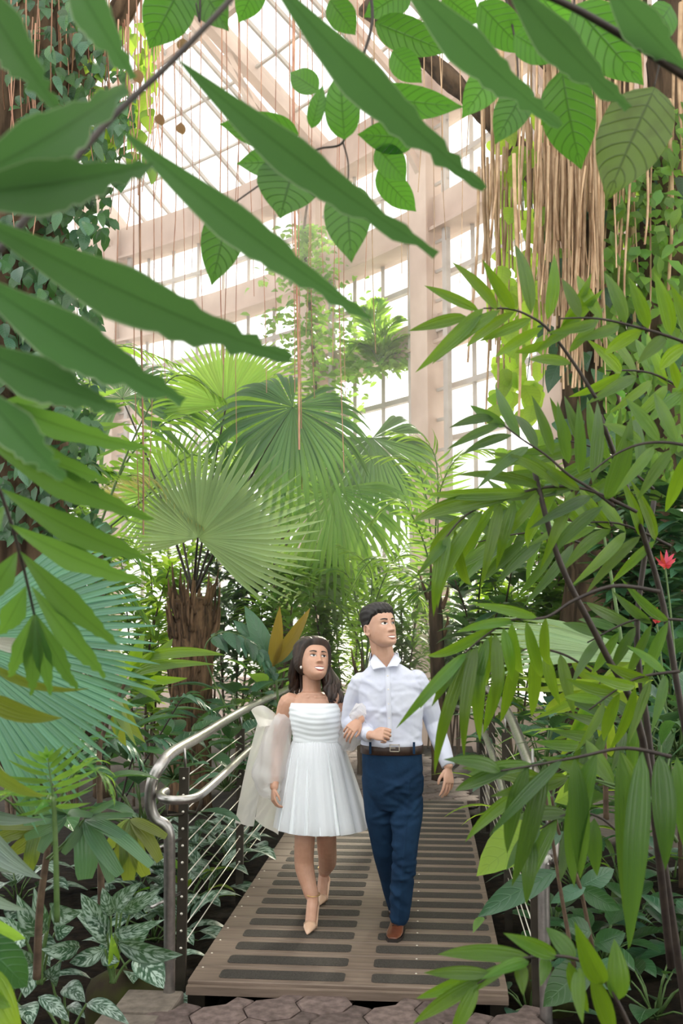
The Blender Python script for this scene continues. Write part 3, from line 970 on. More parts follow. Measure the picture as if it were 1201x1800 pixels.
    for k in range(K):
        v += [beltpt(k, 1323, .002), beltpt(k, 1322, .007), beltpt(k, 1308, .007), beltpt(k, 1307, .002)]
    for k in range(K):
        for r in range(3): f.append((k*4+r, k*4+r+1, ((k+1) % K)*4+r+1, ((k+1) % K)*4+r))
    at = c(689, 1315)
    belt = add('belt', mesh('belt', [q - at for q in v], f, MT['belt']), body, at)
    q = c(694, 1315, y0 - .134)
    b = MB()
    for (x0, x1, z0, z1) in ((-.026, .026, .015, .019), (-.026, .026, -.019, -.015), (-.026, -.022, -.019, .019), (.022, .026, -.019, .019), (-.026, .004, -.0015, .0015)):
        b.box((q.x + x0, q.y - .004, q.z + z0), (q.x + x1, q.y, q.z + z1))
    b.build('buckle', MT['buckle'], belt, q)
    for px in (651, 728):
        q = c(px, 1315, y0 - .117)
        MB().box((q.x - .006, q.y - .006, q.z - .03), (q.x + .006, q.y + .006, q.z + .03)).build('belt_loop', MT['navy'], tro, q)
    # ---- shoes
    def shoe(an, toe_dir, tilt, lift):
        S = Solid()
        t = V(toe_dir).normalized()
        sd = t.cross(V((0, 0, 1)))
        def at(a, b_, z): return V((an.x, an.y, 0)) + t * a + sd * b_ + V((0, 0, z + lift + max(0, -a * tilt)))
        secs = [(-.065, .030, .075), (-.03, .036, .085), (.02, .037, .075), (.07, .040, .056), (.12, .044, .042), (.165, .038, .032), (.195, .022, .022)]
        v, f = [], []
        n = 16
        for a, w, h in secs:
            for k in range(n):
                th = 2 * math.pi * k / n
                z = math.sin(th)
                v.append(at(a, math.cos(th) * w * (1 if z < 0 else 1 - .25 * z), .014 + (h - .014) * .5 * (1 + math.copysign(abs(z) ** .7, z))))
        for i in range(len(secs) - 1):
            for k in range(n): f.append((i*n+k, i*n+(k+1) % n, (i+1)*n+(k+1) % n, (i+1)*n+k))
        f += [tuple(range(n - 1, -1, -1)), tuple((len(secs)-1)*n+k for k in range(n))]
        S.put(v, f)
        o = S.melt('shoe', .003, MT['shoe_b'], at(0, 0, 0), body, 3)
        # sole
        v, f = [], []
        for (a, w, h) in secs:
            for s in (-1, 1):
                for z in (0, .016): v.append(at(a + (.006 if a > .19 else -.004 if a < -.06 else 0), s * (w + .003), z))
        for i in range(len(secs) - 1):
            q = i * 4
            f += [(q+1, q+5, q+4, q), (q+2, q+6, q+7, q+3), (q+3, q+7, q+5, q+1), (q, q+4, q+6, q+2)]
        e = (len(secs) - 1) * 4
        f += [(0, 2, 3, 1), (e+1, e+3, e+2, e)]
        at0 = at(0, 0, 0)
        add('sole', mesh('sole', [x - at0 for x in v], f, MT['sole'], False), o, at0)
        b = MB()
        for k in range(4):
            a = .045 + k * .016
            z = .070 - k * .0065
            b.tube([at(a, -.016, z + .0), at(a, 0, z + .008), at(a, .016, z)], .002, 6)
        b.build('lace', MT['sole'], o, at(.06, 0, .06), True)
        return o
    an = c(702, 1618, 5.44)
    shoe(V((Y(699, 1640, 5.44).x, 5.47, 0)), (-.10, -1, 0), 0, 0)
    shoe(V((Y(700, 1600, 5.83).x, 5.87, 0)), (-.05, -1, 0), .45, 0.0)
    return body
MAN = build_man()

# ================= the woman
def build_woman():
    y0 = 5.60
    c = lambda px, py, y=y0: Y(px, py, y)
    base = V((c(555, 1600).x, y0, 0))
    S = Solid()
    HM = head_matrix(c(552, 1163, y0 - .02), 27, 24, 5, 1.0)
    gx = head_grid(fem=True, wscale=1.12)
    S.put(*grid_vf(*gx, HM))
    for s in (-1, 1): ear(S, HM, s)
    S.limb([c(548, 1178, y0 + .03), c(548, 1205, y0 + .03), c(549, 1232, y0 + .025)], [.052, .051, .060], 20)
    S.stack([(c(556, 1330), .125, .09, .10), (c(557, 1300), .118, .085, .088), (c(555, 1268), .128, .10, .095), (c(553, 1246), .135, .085, .095), (c(551, 1234), .138, .070, .085), (c(550, 1225), .105, .056, .065), (c(549, 1216), .06, .05, .055)], 32)
    LS, LE, LW = c(505, 1239), c(489, 1312, 5.64), c(482, 1384, 5.52)
    RS, RE, RW = c(592, 1232), c(607, 1292, 5.70), c(634, 1264, 5.27)
    S.limb([LS.lerp(c(550, 1238), .25), LS, LE], [.055, .052, .040]); S.limb([LE, LW], [.037, .023])
    S.limb([RS.lerp(c(550, 1238), .25), RS, RE], [.055, .050, .039]); S.limb([RE, RW], [.037, .023])
    # collarbones
    for s, e in ((-1, c(505, 1231, y0 - .045)), (1, c(594, 1226, y0 - .045))):
        S.limb([c(549 + s * 6, 1226, y0 - .050), e.lerp(c(549, 1228, y0 - .04), .2) + V((0, .008, 0))], [.009, .006], 8)
    # thighs, calves, ankles, feet in heels
    toeA, toeB = G(541, 1643), G(563, 1587)
    anA = V((toeA.x + .01, toeA.y + .155, .135)); anB = V((c(570, 1560, 6.03).x, 6.03, .150))
    toeB = V((toeB.x, 5.88, 0))
    S.stack([(c(557, 1400), .14, .11, .12), (c(557, 1330), .13, .10, .11)])
    S.limb([c(538, 1395), c(536, 1470, y0 - .06), c(535, 1520, y0 - .04), anA.lerp(c(536, 1530, y0 - .03), .35), anA], [.085, .056, .053, .042, .031])
    S.limb([c(575, 1395), c(574, 1472, y0 + .06), c(576, 1512, y0 + .22), anB.lerp(c(576, 1512, y0 + .22), .35), anB], [.085, .055, .052, .041, .031])
    for an, toe in ((anA, toeA), (anB, toeB)):
        d = (toe - an); d.z = 0; d.normalize()
        heel = an - d * .025 + V((0, 0, -.055))
        ball = toe - d * .075 + V((0, 0, .028))
        S.limb([an + V((0, 0, .0)), an + d * .03 + V((0, 0, -.03)), ball, toe - d * .035 + V((0, 0, .016))], [.031, .031, .030, .018], 14)
        S.limb([an, heel], [.029, .026], 12)
    hand(S, LW + V((-.002, -.006, -.008)), V((.05, -.35, -1)), V((.75, .55, .1)), 1, [.55, .65, .75, .8], .68, .2, (.4, .6))
    hand(S, RW + V((-.004, -.006, -.004)), V((-.62, -.45, -.62)), V((-.1, .80, -.55)), 1, [.55, .6, .65, .7], .80, .2, (.35, .3))
    body = S.melt('person', .003, MT['skin_w'], base, None, 2)
    tag(body, 'smiling woman in short off-shoulder white dress walking arm in arm, looking up', 'person')
    F = Face(body, HM)
    F.features(MT['lip_w'], 6.5, .0300, .0135, (.0035, .0026), .002, True, .85)
    # ---- hair: cap and long waves
    X, Yy, Z = gx
    hl = .066 - .128 * np.clip((Yy + .070) / .075, 0, 1) ** 1.1
    m_ = np.clip((Z - hl) / .012, 0, 1)
    thick = .019 + .014 * np.clip((Z - .03) / .06, 0, 1) + .012 * np.clip(Yy / .06, 0, 1)
    Rr = np.sqrt(X ** 2 + Yy ** 2 + Z ** 2) + 1e-6
    part = -.006 * np.exp(-((X + .022) / .006) ** 2) * (Yy < .03)
    m_ *= np.clip((Z + .075) / .02, 0, 1)
    wob = 1 + .018 * np.sin(np.arctan2(X, Z + .05) * 46)
    off = m_ * (thick * wob + part) - (1 - m_) * .008
    v, f = grid_vf(X + off * X / Rr, Yy + off * Yy / Rr, Z + off * np.clip(Z + .02, 0, 1) / Rr, HM)
    hc = HM @ V((0, 0, 0))
    hair = add('hair', mesh('hair', [q - hc for q in v], trim_hair(f, m_), MT['hair_d']), body, hc)
    rr = random.Random(5)
    def lock(pts, r0, r1, wave, seed, flat=.55):
        P_ = crv(pts, 8)
        n = len(P_)
        out = []
        for i, p in enumerate(P_):
            t = i / (n - 1)
            a = t * 9 + seed
            out.append(p + V((math.sin(a) * wave * t, math.cos(a) * wave * .7 * t, 0)))
        rs = [(r0 + (r1 - r0) * (i / (n - 1))) * (1 if i < n - 4 else (n - i) / 5 + .1) for i in range(n)]
        at = out[0].copy()
        b = MB(); b.tube(out, rs, 9)
        # strand grooves
        for i in range(n):
            for k in range(9):
                q = b.v[i*9+k]; ctr = out[i]
                b.v[i*9+k] = ctr + (q - ctr) * (1 + (.16 if k % 2 else -.12))
        b.build('hair_lock', MT['hair_d'], hair, at, True)
    def H(px, py, dy=0): return Y(px, py, y0 + dy)
    for i in range(9):          # image-left side, falls behind the shoulder
        t = i / 8
        lock([H(527 - 4 * t, 1140 + 8 * t, -.02 + .07 * t), H(517 - 1 * t, 1165 + 5 * t, .01 + .06 * t), H(517 + rr.uniform(-4, 4), 1190, .05 + .05 * t), H(508 + 14 * t + rr.uniform(-3, 3), 1212 + 8 * t, .09 + .03 * t)], .018, .011, .015, rr.uniform(0, 6))
    for i in range(13):         # image-right side, waves over the front of the shoulder
        t = i / 12
        lock([H(562 + 8 * t, 1136 + 9 * t, -.01 + .06 * t), H(574 + 2 * t, 1168 + 4 * t, .0 + .06 * t), H(575 + 14 * t, 1196, -.03 + .06 * t), H(574 + 22 * t, 1212 + 3 * t, -.06 + .05 * t), H(582 + 16 * t + rr.uniform(-3, 3), 1232 + rr.uniform(-3, 4), -.075 + .04 * t)], .0185, .012, .020, rr.uniform(0, 6))
    for i in range(8):          # nape
        t = i / 7
        lock([H(525 + 45 * t, 1150, .09), H(522 + 55 * t, 1185, .11), H(518 + 62 * t, 1218, .10)], .018, .010, .008, rr.uniform(0, 6))
    # earrings
    q = HM @ V((-.080, -.006, -.042))
    Solid().ell(q, .007, .007, .009, None, 10, 8).build('earring', MT['pearl'], body, q, True)
    # ---- dress: ruched bodice
    v, f = [], []
    secs = [(1235, 553, .141, .098), (1238, 553, .146, .104), (1252, 554, .147, .118), (1266, 555, .144, .120), (1280, 556, .138, .112), (1292, 557, .134, .102), (1302, 557, .134, .100)]
    PY = np.array([s[0] for s in secs])
    rows, K = 34, 64
    for j in range(rows + 1):
        py = 1235 + (1302 - 1235) * j / rows
        cx = np.interp(py, PY, [s[1] for s in secs]); hw = np.interp(py, PY, [s[2] for s in secs]); dp = np.interp(py, PY, [s[3] for s in secs])
        for k in range(K):
            a = 2 * math.pi * k / K
            ca, sa = math.cos(a), math.sin(a)
            ru = .0017 * math.sin(j * 1.35 + 2.2 * math.sin(a * 2 + 1) + .5 * math.sin(a * 5)) if 1 < j < rows - 1 else 0
            dip = (6 * abs(ca) ** 2 - 4) * .0 + (-3 if sa < 0 else 6) * (1 - j / rows) * abs(sa) * .4
            bust = .010 * (math.exp(-((abs(ca) - .42) / .22) ** 2)) * math.exp(-((py - 1258) / 12) ** 2) if sa < 0 else 0
            q = c(cx, py + dip) + V((math.copysign(abs(ca) ** .88, ca) * (hw + ru), math.copysign(abs(sa) ** .88, sa) * (dp + ru + bust), 0))
            v.append(q)
    for j in range(rows):
        for k in range(K): f.append((j*K+k, (j+1)*K+k, (j+1)*K+(k+1) % K, j*K+(k+1) % K))
    at = c(556, 1265)
    bod = add('bodice', mesh('bodice', [q - at for q in v], f, MT['dress']), body, at)
    def skirt(name, hemx, hw, hd, hemy, mat, np_, amp, seed, top=1299):
        v, f = [], []
        rows, K = 26, 180
        rr_ = random.Random(seed)
        ph = [rr_.uniform(0, 6) for _ in range(4)]
        for j in range(rows + 1):
            t = j / rows
            fl = t ** .80
            ctr = c(557 + (hemx - 557) * t, top + (hemy - top) * t)
            for k in range(K):
                a = 2 * math.pi * k / K
                w = math.sin(a * np_ + ph[0] + .9 * math.sin(a * 3 + ph[1])) + .45 * math.sin(a * (np_ * 2 - 5) + ph[2])
                am = amp * t ** 1.2 * w + .0016 * math.sin(a * 60) * (1 - t)
                rw = .132 + (hw - .132) * fl + am; rd = .098 + (hd - .098) * fl + am
                lift = .012 * t * w * .4
                v.append(ctr + V((math.cos(a) * rw, math.sin(a) * rd, lift)))
        for j in range(rows):
            for k in range(K): f.append((j*K+k, (j+1)*K+k, (j+1)*K+(k+1) % K, j*K+(k+1) % K))
        at = c(557, 1300)
        return add(name, mesh(name, [q - at for q in v], f, mat), bod, at)
    skirt('skirt', 565, .235, .205, 1456, MT['dress'], 17, .017, 3)
    skirt('overskirt', 566, .252, .222, 1454, MT['organza'], 15, .016, 8)
    # ---- sleeves
    def sleeve(pts, rs, name='sleeve', n=28, amp=.10, np_=7):
        P_ = crv(pts, 7)
        R_ = np.interp(np.linspace(0, len(rs) - 1, len(P_)), range(len(rs)), rs)
        b = MB(); b.tube(P_, list(R_), n, 0, False)
        for i in range(len(P_)):
            for k in range(n):
                q = b.v[i*n+k]
                b.v[i*n+k] = P_[i] + (q - P_[i]) * (1 + amp * math.sin(np_ * 2 * math.pi * k / n + i * .25) + amp * .6 * math.sin(3 * 2 * math.pi * k / n + i * .5))
        return b.build(name, MT['organza'], bod, pts[0], True)
    sleeve([c(505, 1262, y0 + .0), c(496, 1274, y0 - .01), c(487, 1300, y0), c(480, 1340, y0), c(474, 1368, y0 - .02), c(477, 1388, y0 - .04), c(482, 1395, y0 - .08)], [.050, .062, .078, .090, .094, .060, .026])
    sleeve([c(597, 1246, y0 + .0), c(606, 1262, y0 + .02), c(612, 1284, y0 + .04), c(614, 1300, y0 - .04), c(622, 1290, 5.45), c(632, 1268, 5.31)], [.045, .055, .065, .062, .05, .03])
    # ruffle cuff around the linked wrist
    sleeve([c(636, 1262, 5.27), c(631, 1256, 5.28), c(626, 1250, 5.29), c(620, 1246, 5.29)], [.030, .042, .046, .030], 'sleeve_cuff', 28, .16, 6)
    # ---- bow with two long ribbon tails on the image-left arm
    def ribbon(name, L, R, dl, n=14, wave=.012, ph=0.0):
        a, b_ = crv([c(*q) for q in L], n), crv([c(*q) for q in R], n)
        v, f = [], []
        m = 9
        for i in range(len(a)):
            for k in range(m):
                t = k / (m - 1)
                q = a[i].lerp(b_[i], t)
                q = q + V((0, wave * math.sin(t * 7 + i * .22 + ph), 0))
                v.append(q)
        for i in range(len(a) - 1):
            for k in range(m - 1): f.append((i*m+k, i*m+k+1, (i+1)*m+k+1, (i+1)*m+k))
        at = a[0].copy()
        return add(name, mesh(name, [q - at for q in v], f, MT['ribbon']), bod, at)
    ribbon('bow_tail', [(455, 1262, 5.66), (437, 1330, 5.68), (413, 1447, 5.66)], [(484, 1266, 5.62), (466, 1340, 5.62), (446, 1453, 5.60)], 0)
    ribbon('bow_tail', [(468, 1290, 5.72), (458, 1370, 5.76), (448, 1442, 5.78)], [(492, 1290, 5.72), (494, 1380, 5.74), (489, 1468, 5.72)], 0, 14, .014, 2)
    ribbon('bow_loop', [(486, 1256, 5.62), (462, 1240, 5.56), (442, 1249, 5.60), (462, 1262, 5.66), (482, 1266, 5.64)], [(490, 1274, 5.60), (470, 1276, 5.55), (456, 1278, 5.60), (472, 1282, 5.66), (486, 1278, 5.62)], 0, 8, .006, 1)
    q = c(488, 1265, 5.58)
    Solid().ell(q, .02, .02, .028, None, 12, 8).build('bow_knot', MT['ribbon'], bod, q, True)
    # ---- pumps
    for an, toe in ((anA, toeA), (anB, toeB)):
        d = (toe - an); d.z = 0; d.normalize()
        sd = d.cross(V((0, 0, 1)))
        L = (V((toe.x, toe.y, 0)) - V((an.x, an.y, 0))).length
        def at(a, b_, z): return V((toe.x, toe.y, 0)) - d * a + sd * b_ + V((0, 0, z))
        secs = [(-.012, .004, .003, .012), (.012, .017, .002, .026), (.04, .031, .002, .046), (.062, .036, .002, .056), (.075, .0375, .003, .026), (.12, .034, .028, .050), (.155, .032, .058, .088), (.185, .032, .075, .128), (.205, .022, .080, .132)]
        v, f = [], []
        n = 14
        for a, w, z0, z1 in secs:
            for k in range(n):
                th = 2 * math.pi * k / n
                v.append(at(a, math.cos(th) * w, z0 + (z1 - z0) * (.5 + .5 * math.sin(th))))
        for i in range(len(secs) - 1):
            for k in range(n): f.append((i*n+k, i*n+(k+1) % n, (i+1)*n+(k+1) % n, (i+1)*n+k))
        f += [tuple(range(n - 1, -1, -1)), tuple((len(secs)-1)*n+k for k in range(n))]
        o0 = at(0, 0, 0)
        sh = add('shoe', mesh('shoe', [q - o0 for q in v], f, MT['nude']), body, o0)
        MB().tube([at(.190, 0, .085), at(.188, 0, .04), at(.190, 0, 0)], [.014, .007, .006], 8).build('heel', MT['nude'], sh, at(.19, 0, 0), True)
        ring_ = [an + V((0, 0, .028)) + V((math.cos(t) * .036, math.sin(t) * .036, .004 * math.sin(t))) for t in [k * math.pi / 9 for k in range(19)]]
        MB().tube(ring_, .0028, 6).build('ankle_strap', MT['gold'], sh, an, True)
    return body
WOMAN = build_woman()

# ================================================================== PLANT TOOLKIT
def leaf_mat(name, col, vein=None, mode='pinnate', trans=0.35, tcol=None, rough=0.34, nv=9.0, slant=0.55, var=0.35, hue=0.03, spot=None, vamt=0.5, bump=0.4, spec=0.5, rim=None, vtr=.35):
    m, nt, b = newmat(name)
    L = nt.links.new
    out = nt.nodes['Material Output']
    uvn = N(nt, 'ShaderNodeUVMap'); uvn.uv_map = 'UVMap'
    sp = N(nt, 'ShaderNodeSeparateXYZ'); L(uvn.outputs[0], sp.inputs[0])
    u, v = sp.outputs[0], sp.outputs[1]
    au = mathn(nt, 'ABSOLUTE', mathn(nt, 'MULTIPLY', mathn(nt, 'SUBTRACT', u, 0.5), 2.0))
    oi = N(nt, 'ShaderNodeObjectInfo'); ge = N(nt, 'ShaderNodeNewGeometry')
    rnd_ = mathn(nt, 'FRACT', mathn(nt, 'ADD', oi.outputs['Random'], ge.outputs['Random Per Island']))
    vein = vein or tuple(min(1, c * 2.2 + .02) for c in col)
    if mode == 'parallel':
        s = mathn(nt, 'FRACT', mathn(nt, 'MULTIPLY', u, nv))
        w = mathn(nt, 'MULTIPLY', mathn(nt, 'ABSOLUTE', mathn(nt, 'SUBTRACT', s, 0.5)), 2.0)
        vf = mathn(nt, 'POWER', w, 3.0)
        if nv > 2.5: vf = mathn(nt, 'MAXIMUM', mathn(nt, 'MULTIPLY', vf, .6), mathn(nt, 'SUBTRACT', 1.0, mathn(nt, 'MULTIPLY', au, 9.0), True))
    elif mode == 'midrib':
        vf = mathn(nt, 'SUBTRACT', 1.0, mathn(nt, 'MULTIPLY', au, 12.0), True)
    elif mode == 'silver':
        cb = N(nt, 'ShaderNodeCombineXYZ')
        L(mathn(nt, 'MULTIPLY', mathn(nt, 'SUBTRACT', v, mathn(nt, 'MULTIPLY', au, slant * .5)), 11.0), cb.inputs[0])
        L(mathn(nt, 'MULTIPLY', au, 2.0), cb.inputs[1]); L(mathn(nt, 'MULTIPLY', rnd_, 20.0), cb.inputs[2])
        nz = N(nt, 'ShaderNodeTexNoise'); nz.inputs['Scale'].default_value = 1.3; nz.inputs['Detail'].default_value = 3
        L(cb.outputs[0], nz.inputs[0])
        mr = N(nt, 'ShaderNodeMapRange'); mr.inputs[1].default_value = .44; mr.inputs[2].default_value = .56
        L(nz.outputs[0], mr.inputs[0])
        mid = mathn(nt, 'LESS_THAN', au, 0.05)
        edge = mathn(nt, 'SUBTRACT', 1.0, mathn(nt, 'POWER', au, 6.0))
        vf = mathn(nt, 'MULTIPLY', mathn(nt, 'MULTIPLY', mr.outputs[0], edge), mathn(nt, 'SUBTRACT', 1.0, mathn(nt, 'MULTIPLY', mid, .8)))
    else:
        q = mathn(nt, 'MULTIPLY', mathn(nt, 'SUBTRACT', v, mathn(nt, 'MULTIPLY', mathn(nt, 'POWER', au, 1.3), slant * .35)), nv)
        s = mathn(nt, 'ABSOLUTE', mathn(nt, 'SUBTRACT', mathn(nt, 'FRACT', q), 0.5))
        side = mathn(nt, 'SUBTRACT', 1.0, mathn(nt, 'MULTIPLY', s, 9.0), True)
        mid = mathn(nt, 'SUBTRACT', 1.0, mathn(nt, 'MULTIPLY', au, 16.0), True)
        vf = mathn(nt, 'MAXIMUM', side, mid)
    c0 = mixc(nt, mathn(nt, 'MULTIPLY', vf, vamt), col, vein)
    if spot:
        tc = N(nt, 'ShaderNodeTexCoord')
        nz2 = N(nt, 'ShaderNodeTexNoise'); nz2.inputs['Scale'].default_value = 3.5; nz2.inputs['Detail'].default_value = 6
        L(tc.outputs['Object'], nz2.inputs[0])
        mr2 = N(nt, 'ShaderNodeMapRange'); mr2.inputs[1].default_value = .50; mr2.inputs[2].default_value = .62
        L(nz2.outputs[0], mr2.inputs[0])
        c0 = mixc(nt, mr2.outputs[0], c0, spot)
    if rim:
        c0 = mixc(nt, mathn(nt, 'MULTIPLY', mathn(nt, 'GREATER_THAN', au, .93), .6), c0, rim)  # pale rolled margin, with its edge highlight put into the colour
    hs = N(nt, 'ShaderNodeHueSaturation')
    L(mathn(nt, 'ADD', mathn(nt, 'MULTIPLY', mathn(nt, 'FRACT', mathn(nt, 'MULTIPLY', rnd_, 7.13)), hue * 2), .5 - hue), hs.inputs['Hue'])
    L(mathn(nt, 'ADD', mathn(nt, 'MULTIPLY', rnd_, var * 2), 1 - var), hs.inputs['Value'])
    L(c0, hs.inputs['Color'])
    L(hs.outputs[0], b.inputs['Base Color'])
    b.inputs['Roughness'].default_value = rough
    b.inputs['Specular IOR Level'].default_value = spec
    if bump:
        bp = N(nt, 'ShaderNodeBump'); bp.inputs['Strength'].default_value = bump; bp.inputs['Distance'].default_value = 0.004
        L(vf, bp.inputs['Height']); L(bp.outputs[0], b.inputs['Normal'])
    tl = N(nt, 'ShaderNodeBsdfTranslucent')
    tcol = tcol or (min(1, col[0] * 3.2 + .05), min(1, col[1] * 2.6 + .06), col[2] * 1.0)
    tm = N(nt, 'ShaderNodeMix'); tm.data_type = 'RGBA'; tm.blend_type = 'MULTIPLY'; tm.inputs[0].default_value = 1.0
    L(mixc(nt, mathn(nt, 'MULTIPLY', vf, vtr), tcol, tuple(c * .35 for c in tcol)), tm.inputs[6])
    gr = N(nt, 'ShaderNodeCombineXYZ')
    vv = mathn(nt, 'ADD', mathn(nt, 'MULTIPLY', rnd_, var), 1 - var * .5)
    for i in range(3): L(vv, gr.inputs[i])
    L(gr.outputs[0], tm.inputs[7]); L(tm.outputs[2], tl.inputs[0])
    mx = N(nt, 'ShaderNodeMixShader'); mx.inputs[0].default_value = trans
    L(b.outputs[0], mx.inputs[1]); L(tl.outputs[0], mx.inputs[2])
    L(mx.outputs[0], out.inputs[0])
    return m
LMAT = {
 'fish':   leaf_mat('fishtail_green', (0.046, 0.112, 0.044), (.015, .040, .016), 'midrib', .28, (.15, .36, .08), .42, 9, var=.18, vamt=.75, hue=.01, bump=.2, rim=(.42, .46, .36)),
 'fish2':  leaf_mat('fishtail_midgreen', (0.055, 0.130, 0.030), (.02, .05, .015), 'midrib', .32, (.22, .46, .05), .40, 9, var=.25, vamt=.7, hue=.012, bump=.2),
 'ovate':  leaf_mat('ovate_bright', (0.032, 0.112, 0.020), (.008, .034, .008), 'pinnate', .50, (.15, .42, .04), .36, 9, var=.32, vamt=.9, hue=.015, vtr=.75),
 'ovate_y': leaf_mat('ovate_blemished', (0.038, 0.085, 0.018), (.008, .02, .008), 'pinnate', .42, (.20, .34, .04), .4, 9, var=.1, vamt=.9, spot=(.02, .028, .010), vtr=.8),
 'bamboo': leaf_mat('bamboo_palm_green', (0.048, 0.120, 0.013), None, 'parallel', .42, (.27, .46, .020), .34, 5, var=.32, vamt=.3, hue=.02),
 'bamboo_d': leaf_mat('bamboo_palm_dark', (0.028, 0.072, 0.016), None, 'parallel', .32, (.22, .42, .04), .34, 5, var=.35, vamt=.3, hue=.02),
 'lime':   leaf_mat('lime_leaf', (0.13, 0.27, 0.025), None, 'parallel', .48, (.50, .68, .05), .36, 7, var=.25, vamt=.3),
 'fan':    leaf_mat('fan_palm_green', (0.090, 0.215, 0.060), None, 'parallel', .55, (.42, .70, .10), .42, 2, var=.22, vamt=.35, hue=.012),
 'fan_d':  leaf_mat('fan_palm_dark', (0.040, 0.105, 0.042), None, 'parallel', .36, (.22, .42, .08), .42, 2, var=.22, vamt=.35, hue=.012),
 'fan_y':  leaf_mat('fan_palm_yellowgreen', (0.17, 0.33, 0.05), None, 'parallel', .55, (.52, .78, .10), .42, 2, var=.2, vamt=.35, hue=.01),  # yellow-green, with a back-lit leaf's brightness put into the base colour
 'fan_p':  leaf_mat('fan_palm_pale', (0.24, 0.36, 0.19), None, 'parallel', .40, (.45, .62, .20), .38, 2, var=.2, vamt=.3, hue=.01),  # pale; on the middle palm, front-lit gloss put into the colour
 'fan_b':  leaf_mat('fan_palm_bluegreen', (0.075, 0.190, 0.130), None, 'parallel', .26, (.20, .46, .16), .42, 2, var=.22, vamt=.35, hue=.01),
 'feather': leaf_mat('feather_palm', (0.060, 0.170, 0.040), None, 'parallel', .55, (.38, .62, .07), .40, 3, var=.3, hue=.02),
 'straw':  leaf_mat('feather_palm_yellow', (0.42, 0.42, 0.14), None, 'parallel', .45, (.75, .70, .22), .45, 3, var=.2),
 'silver': leaf_mat('silver_variegated', (0.022, 0.070, 0.036), (.40, .52, .44), 'silver', .12, (.16, .32, .10), .36, var=.25, vamt=.85, bump=.1, hue=.012),
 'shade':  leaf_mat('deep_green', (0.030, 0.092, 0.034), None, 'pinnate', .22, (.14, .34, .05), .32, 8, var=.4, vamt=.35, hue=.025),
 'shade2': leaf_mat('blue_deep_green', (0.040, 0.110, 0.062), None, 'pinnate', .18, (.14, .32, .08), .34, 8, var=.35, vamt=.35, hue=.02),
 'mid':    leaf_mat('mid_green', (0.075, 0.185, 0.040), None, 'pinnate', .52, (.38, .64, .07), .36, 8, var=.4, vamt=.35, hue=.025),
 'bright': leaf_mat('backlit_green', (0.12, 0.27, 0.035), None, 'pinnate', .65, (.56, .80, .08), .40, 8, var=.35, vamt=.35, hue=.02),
 'grey':   leaf_mat('grey_green', (0.16, 0.22, 0.18), None, 'parallel', .2, (.3, .42, .25), .45, 5, var=.25),
 'white':  leaf_mat('silver_white_leaf', (0.55, 0.56, 0.52), None, 'parallel', .2, (.5, .52, .4), .4, 5, var=.1),
 'amber':  leaf_mat('amber_leaf', (0.15, 0.115, 0.018), None, 'parallel', .45, (.48, .34, .04), .45, 6, var=.2),
 'lady':   leaf_mat('lady_palm_green', (0.055, 0.130, 0.062), None, 'parallel', .22, (.18, .36, .09), .34, 6, var=.25, vamt=.35),
 'olive':  leaf_mat('olive_leaf', (0.085, 0.125, 0.018), None, 'parallel', .35, (.28, .36, .04), .38, 6, var=.25, vamt=.3),
 'dry':    leaf_mat('dry_leaf', (0.20, 0.13, 0.07), None, 'pinnate', .3, (.4, .25, .1), .7, 8, var=.3),
 'red':    leaf_mat('red_bract', (0.55, 0.045, 0.04), None, 'parallel', .3, (.8, .10, .06), .4, 3, var=.25),
}
MT['stalk_d'] = surf('stalk_dark', (0.020, 0.013, 0.011), (0.040, 0.028, 0.020), 0.55, scale=30)
MT['stalk_g'] = surf('stalk_green', (0.060, 0.120, 0.028), (0.10, 0.17, 0.05), 0.5, scale=30)
MT['stalk_b'] = surf('stalk_brown', (0.060, 0.036, 0.022), (0.13, 0.085, 0.05), 0.75, scale=20, bump=.3)
MT['bark'] = surf('trunk_bark', (0.035, 0.024, 0.016), (0.13, 0.088, 0.055), 0.95, scale=7, bump=1.0, detail=8, stretch=(2, 2, .35), spec=.1)
MT['fibre'] = surf('trunk_fibre', (0.040, 0.026, 0.017), (0.22, 0.135, 0.075), 0.95, scale=16, bump=1.0, detail=8, stretch=(2, 2, .25), spec=.1)
MT['root'] = surf('aerial_root', (0.34, 0.22, 0.13), (0.58, 0.42, 0.27), 0.8, scale=6, rvar=.6, spec=.15)
MT['root_r'] = surf('aerial_root_red', (0.34, 0.17, 0.12), (0.52, 0.31, 0.21), 0.8, scale=6, rvar=.5, spec=.15)

def prof(kind, t):
    if kind == 'lance': return .5 * math.sin(math.pi * t ** .72) ** .85 if 0 < t < 1 else 0
    if kind == 'slim': return .5 * min(1, (t / .22) ** .7) * (1 - max(0, (t - .35) / .65) ** 1.6)
    if kind == 'ovate': return float(np.interp(t, [0, .03, .10, .2, .32, .45, .58, .70, .80, .88, .94, 1], [.03, .16, .33, .44, .495, .50, .465, .38, .27, .16, .07, 0]))
    if kind == 'heart': return .5 * (min(1, (t + .02) / .16) ** .6) * (1 - max(0, (t - .22) / .78) ** 1.5)
    if kind == 'fish': return .5 * min(1, (t / .42) ** .85) * (1 - .74 * max(0, (t - .42) / .58) ** 1.6)
    if kind == 'seg': return .5 * (t / .58 if t < .58 else max(0, (1 - t) / .42) ** .75)
    if kind == 'segw': return .5 * (t / .76 if t < .76 else max(0, (1 - t) / .24) ** .8)
    if kind == 'agla': return .5 * math.sin(math.pi * t ** .80) ** .80 if 0 < t < 1 else 0
    if kind == 'broad': return .5 * min(1, (t / .30) ** .6) * (1 - .35 * max(0, (t - .5) / .5) ** 3)
    return .5 * math.sin(math.pi * t)
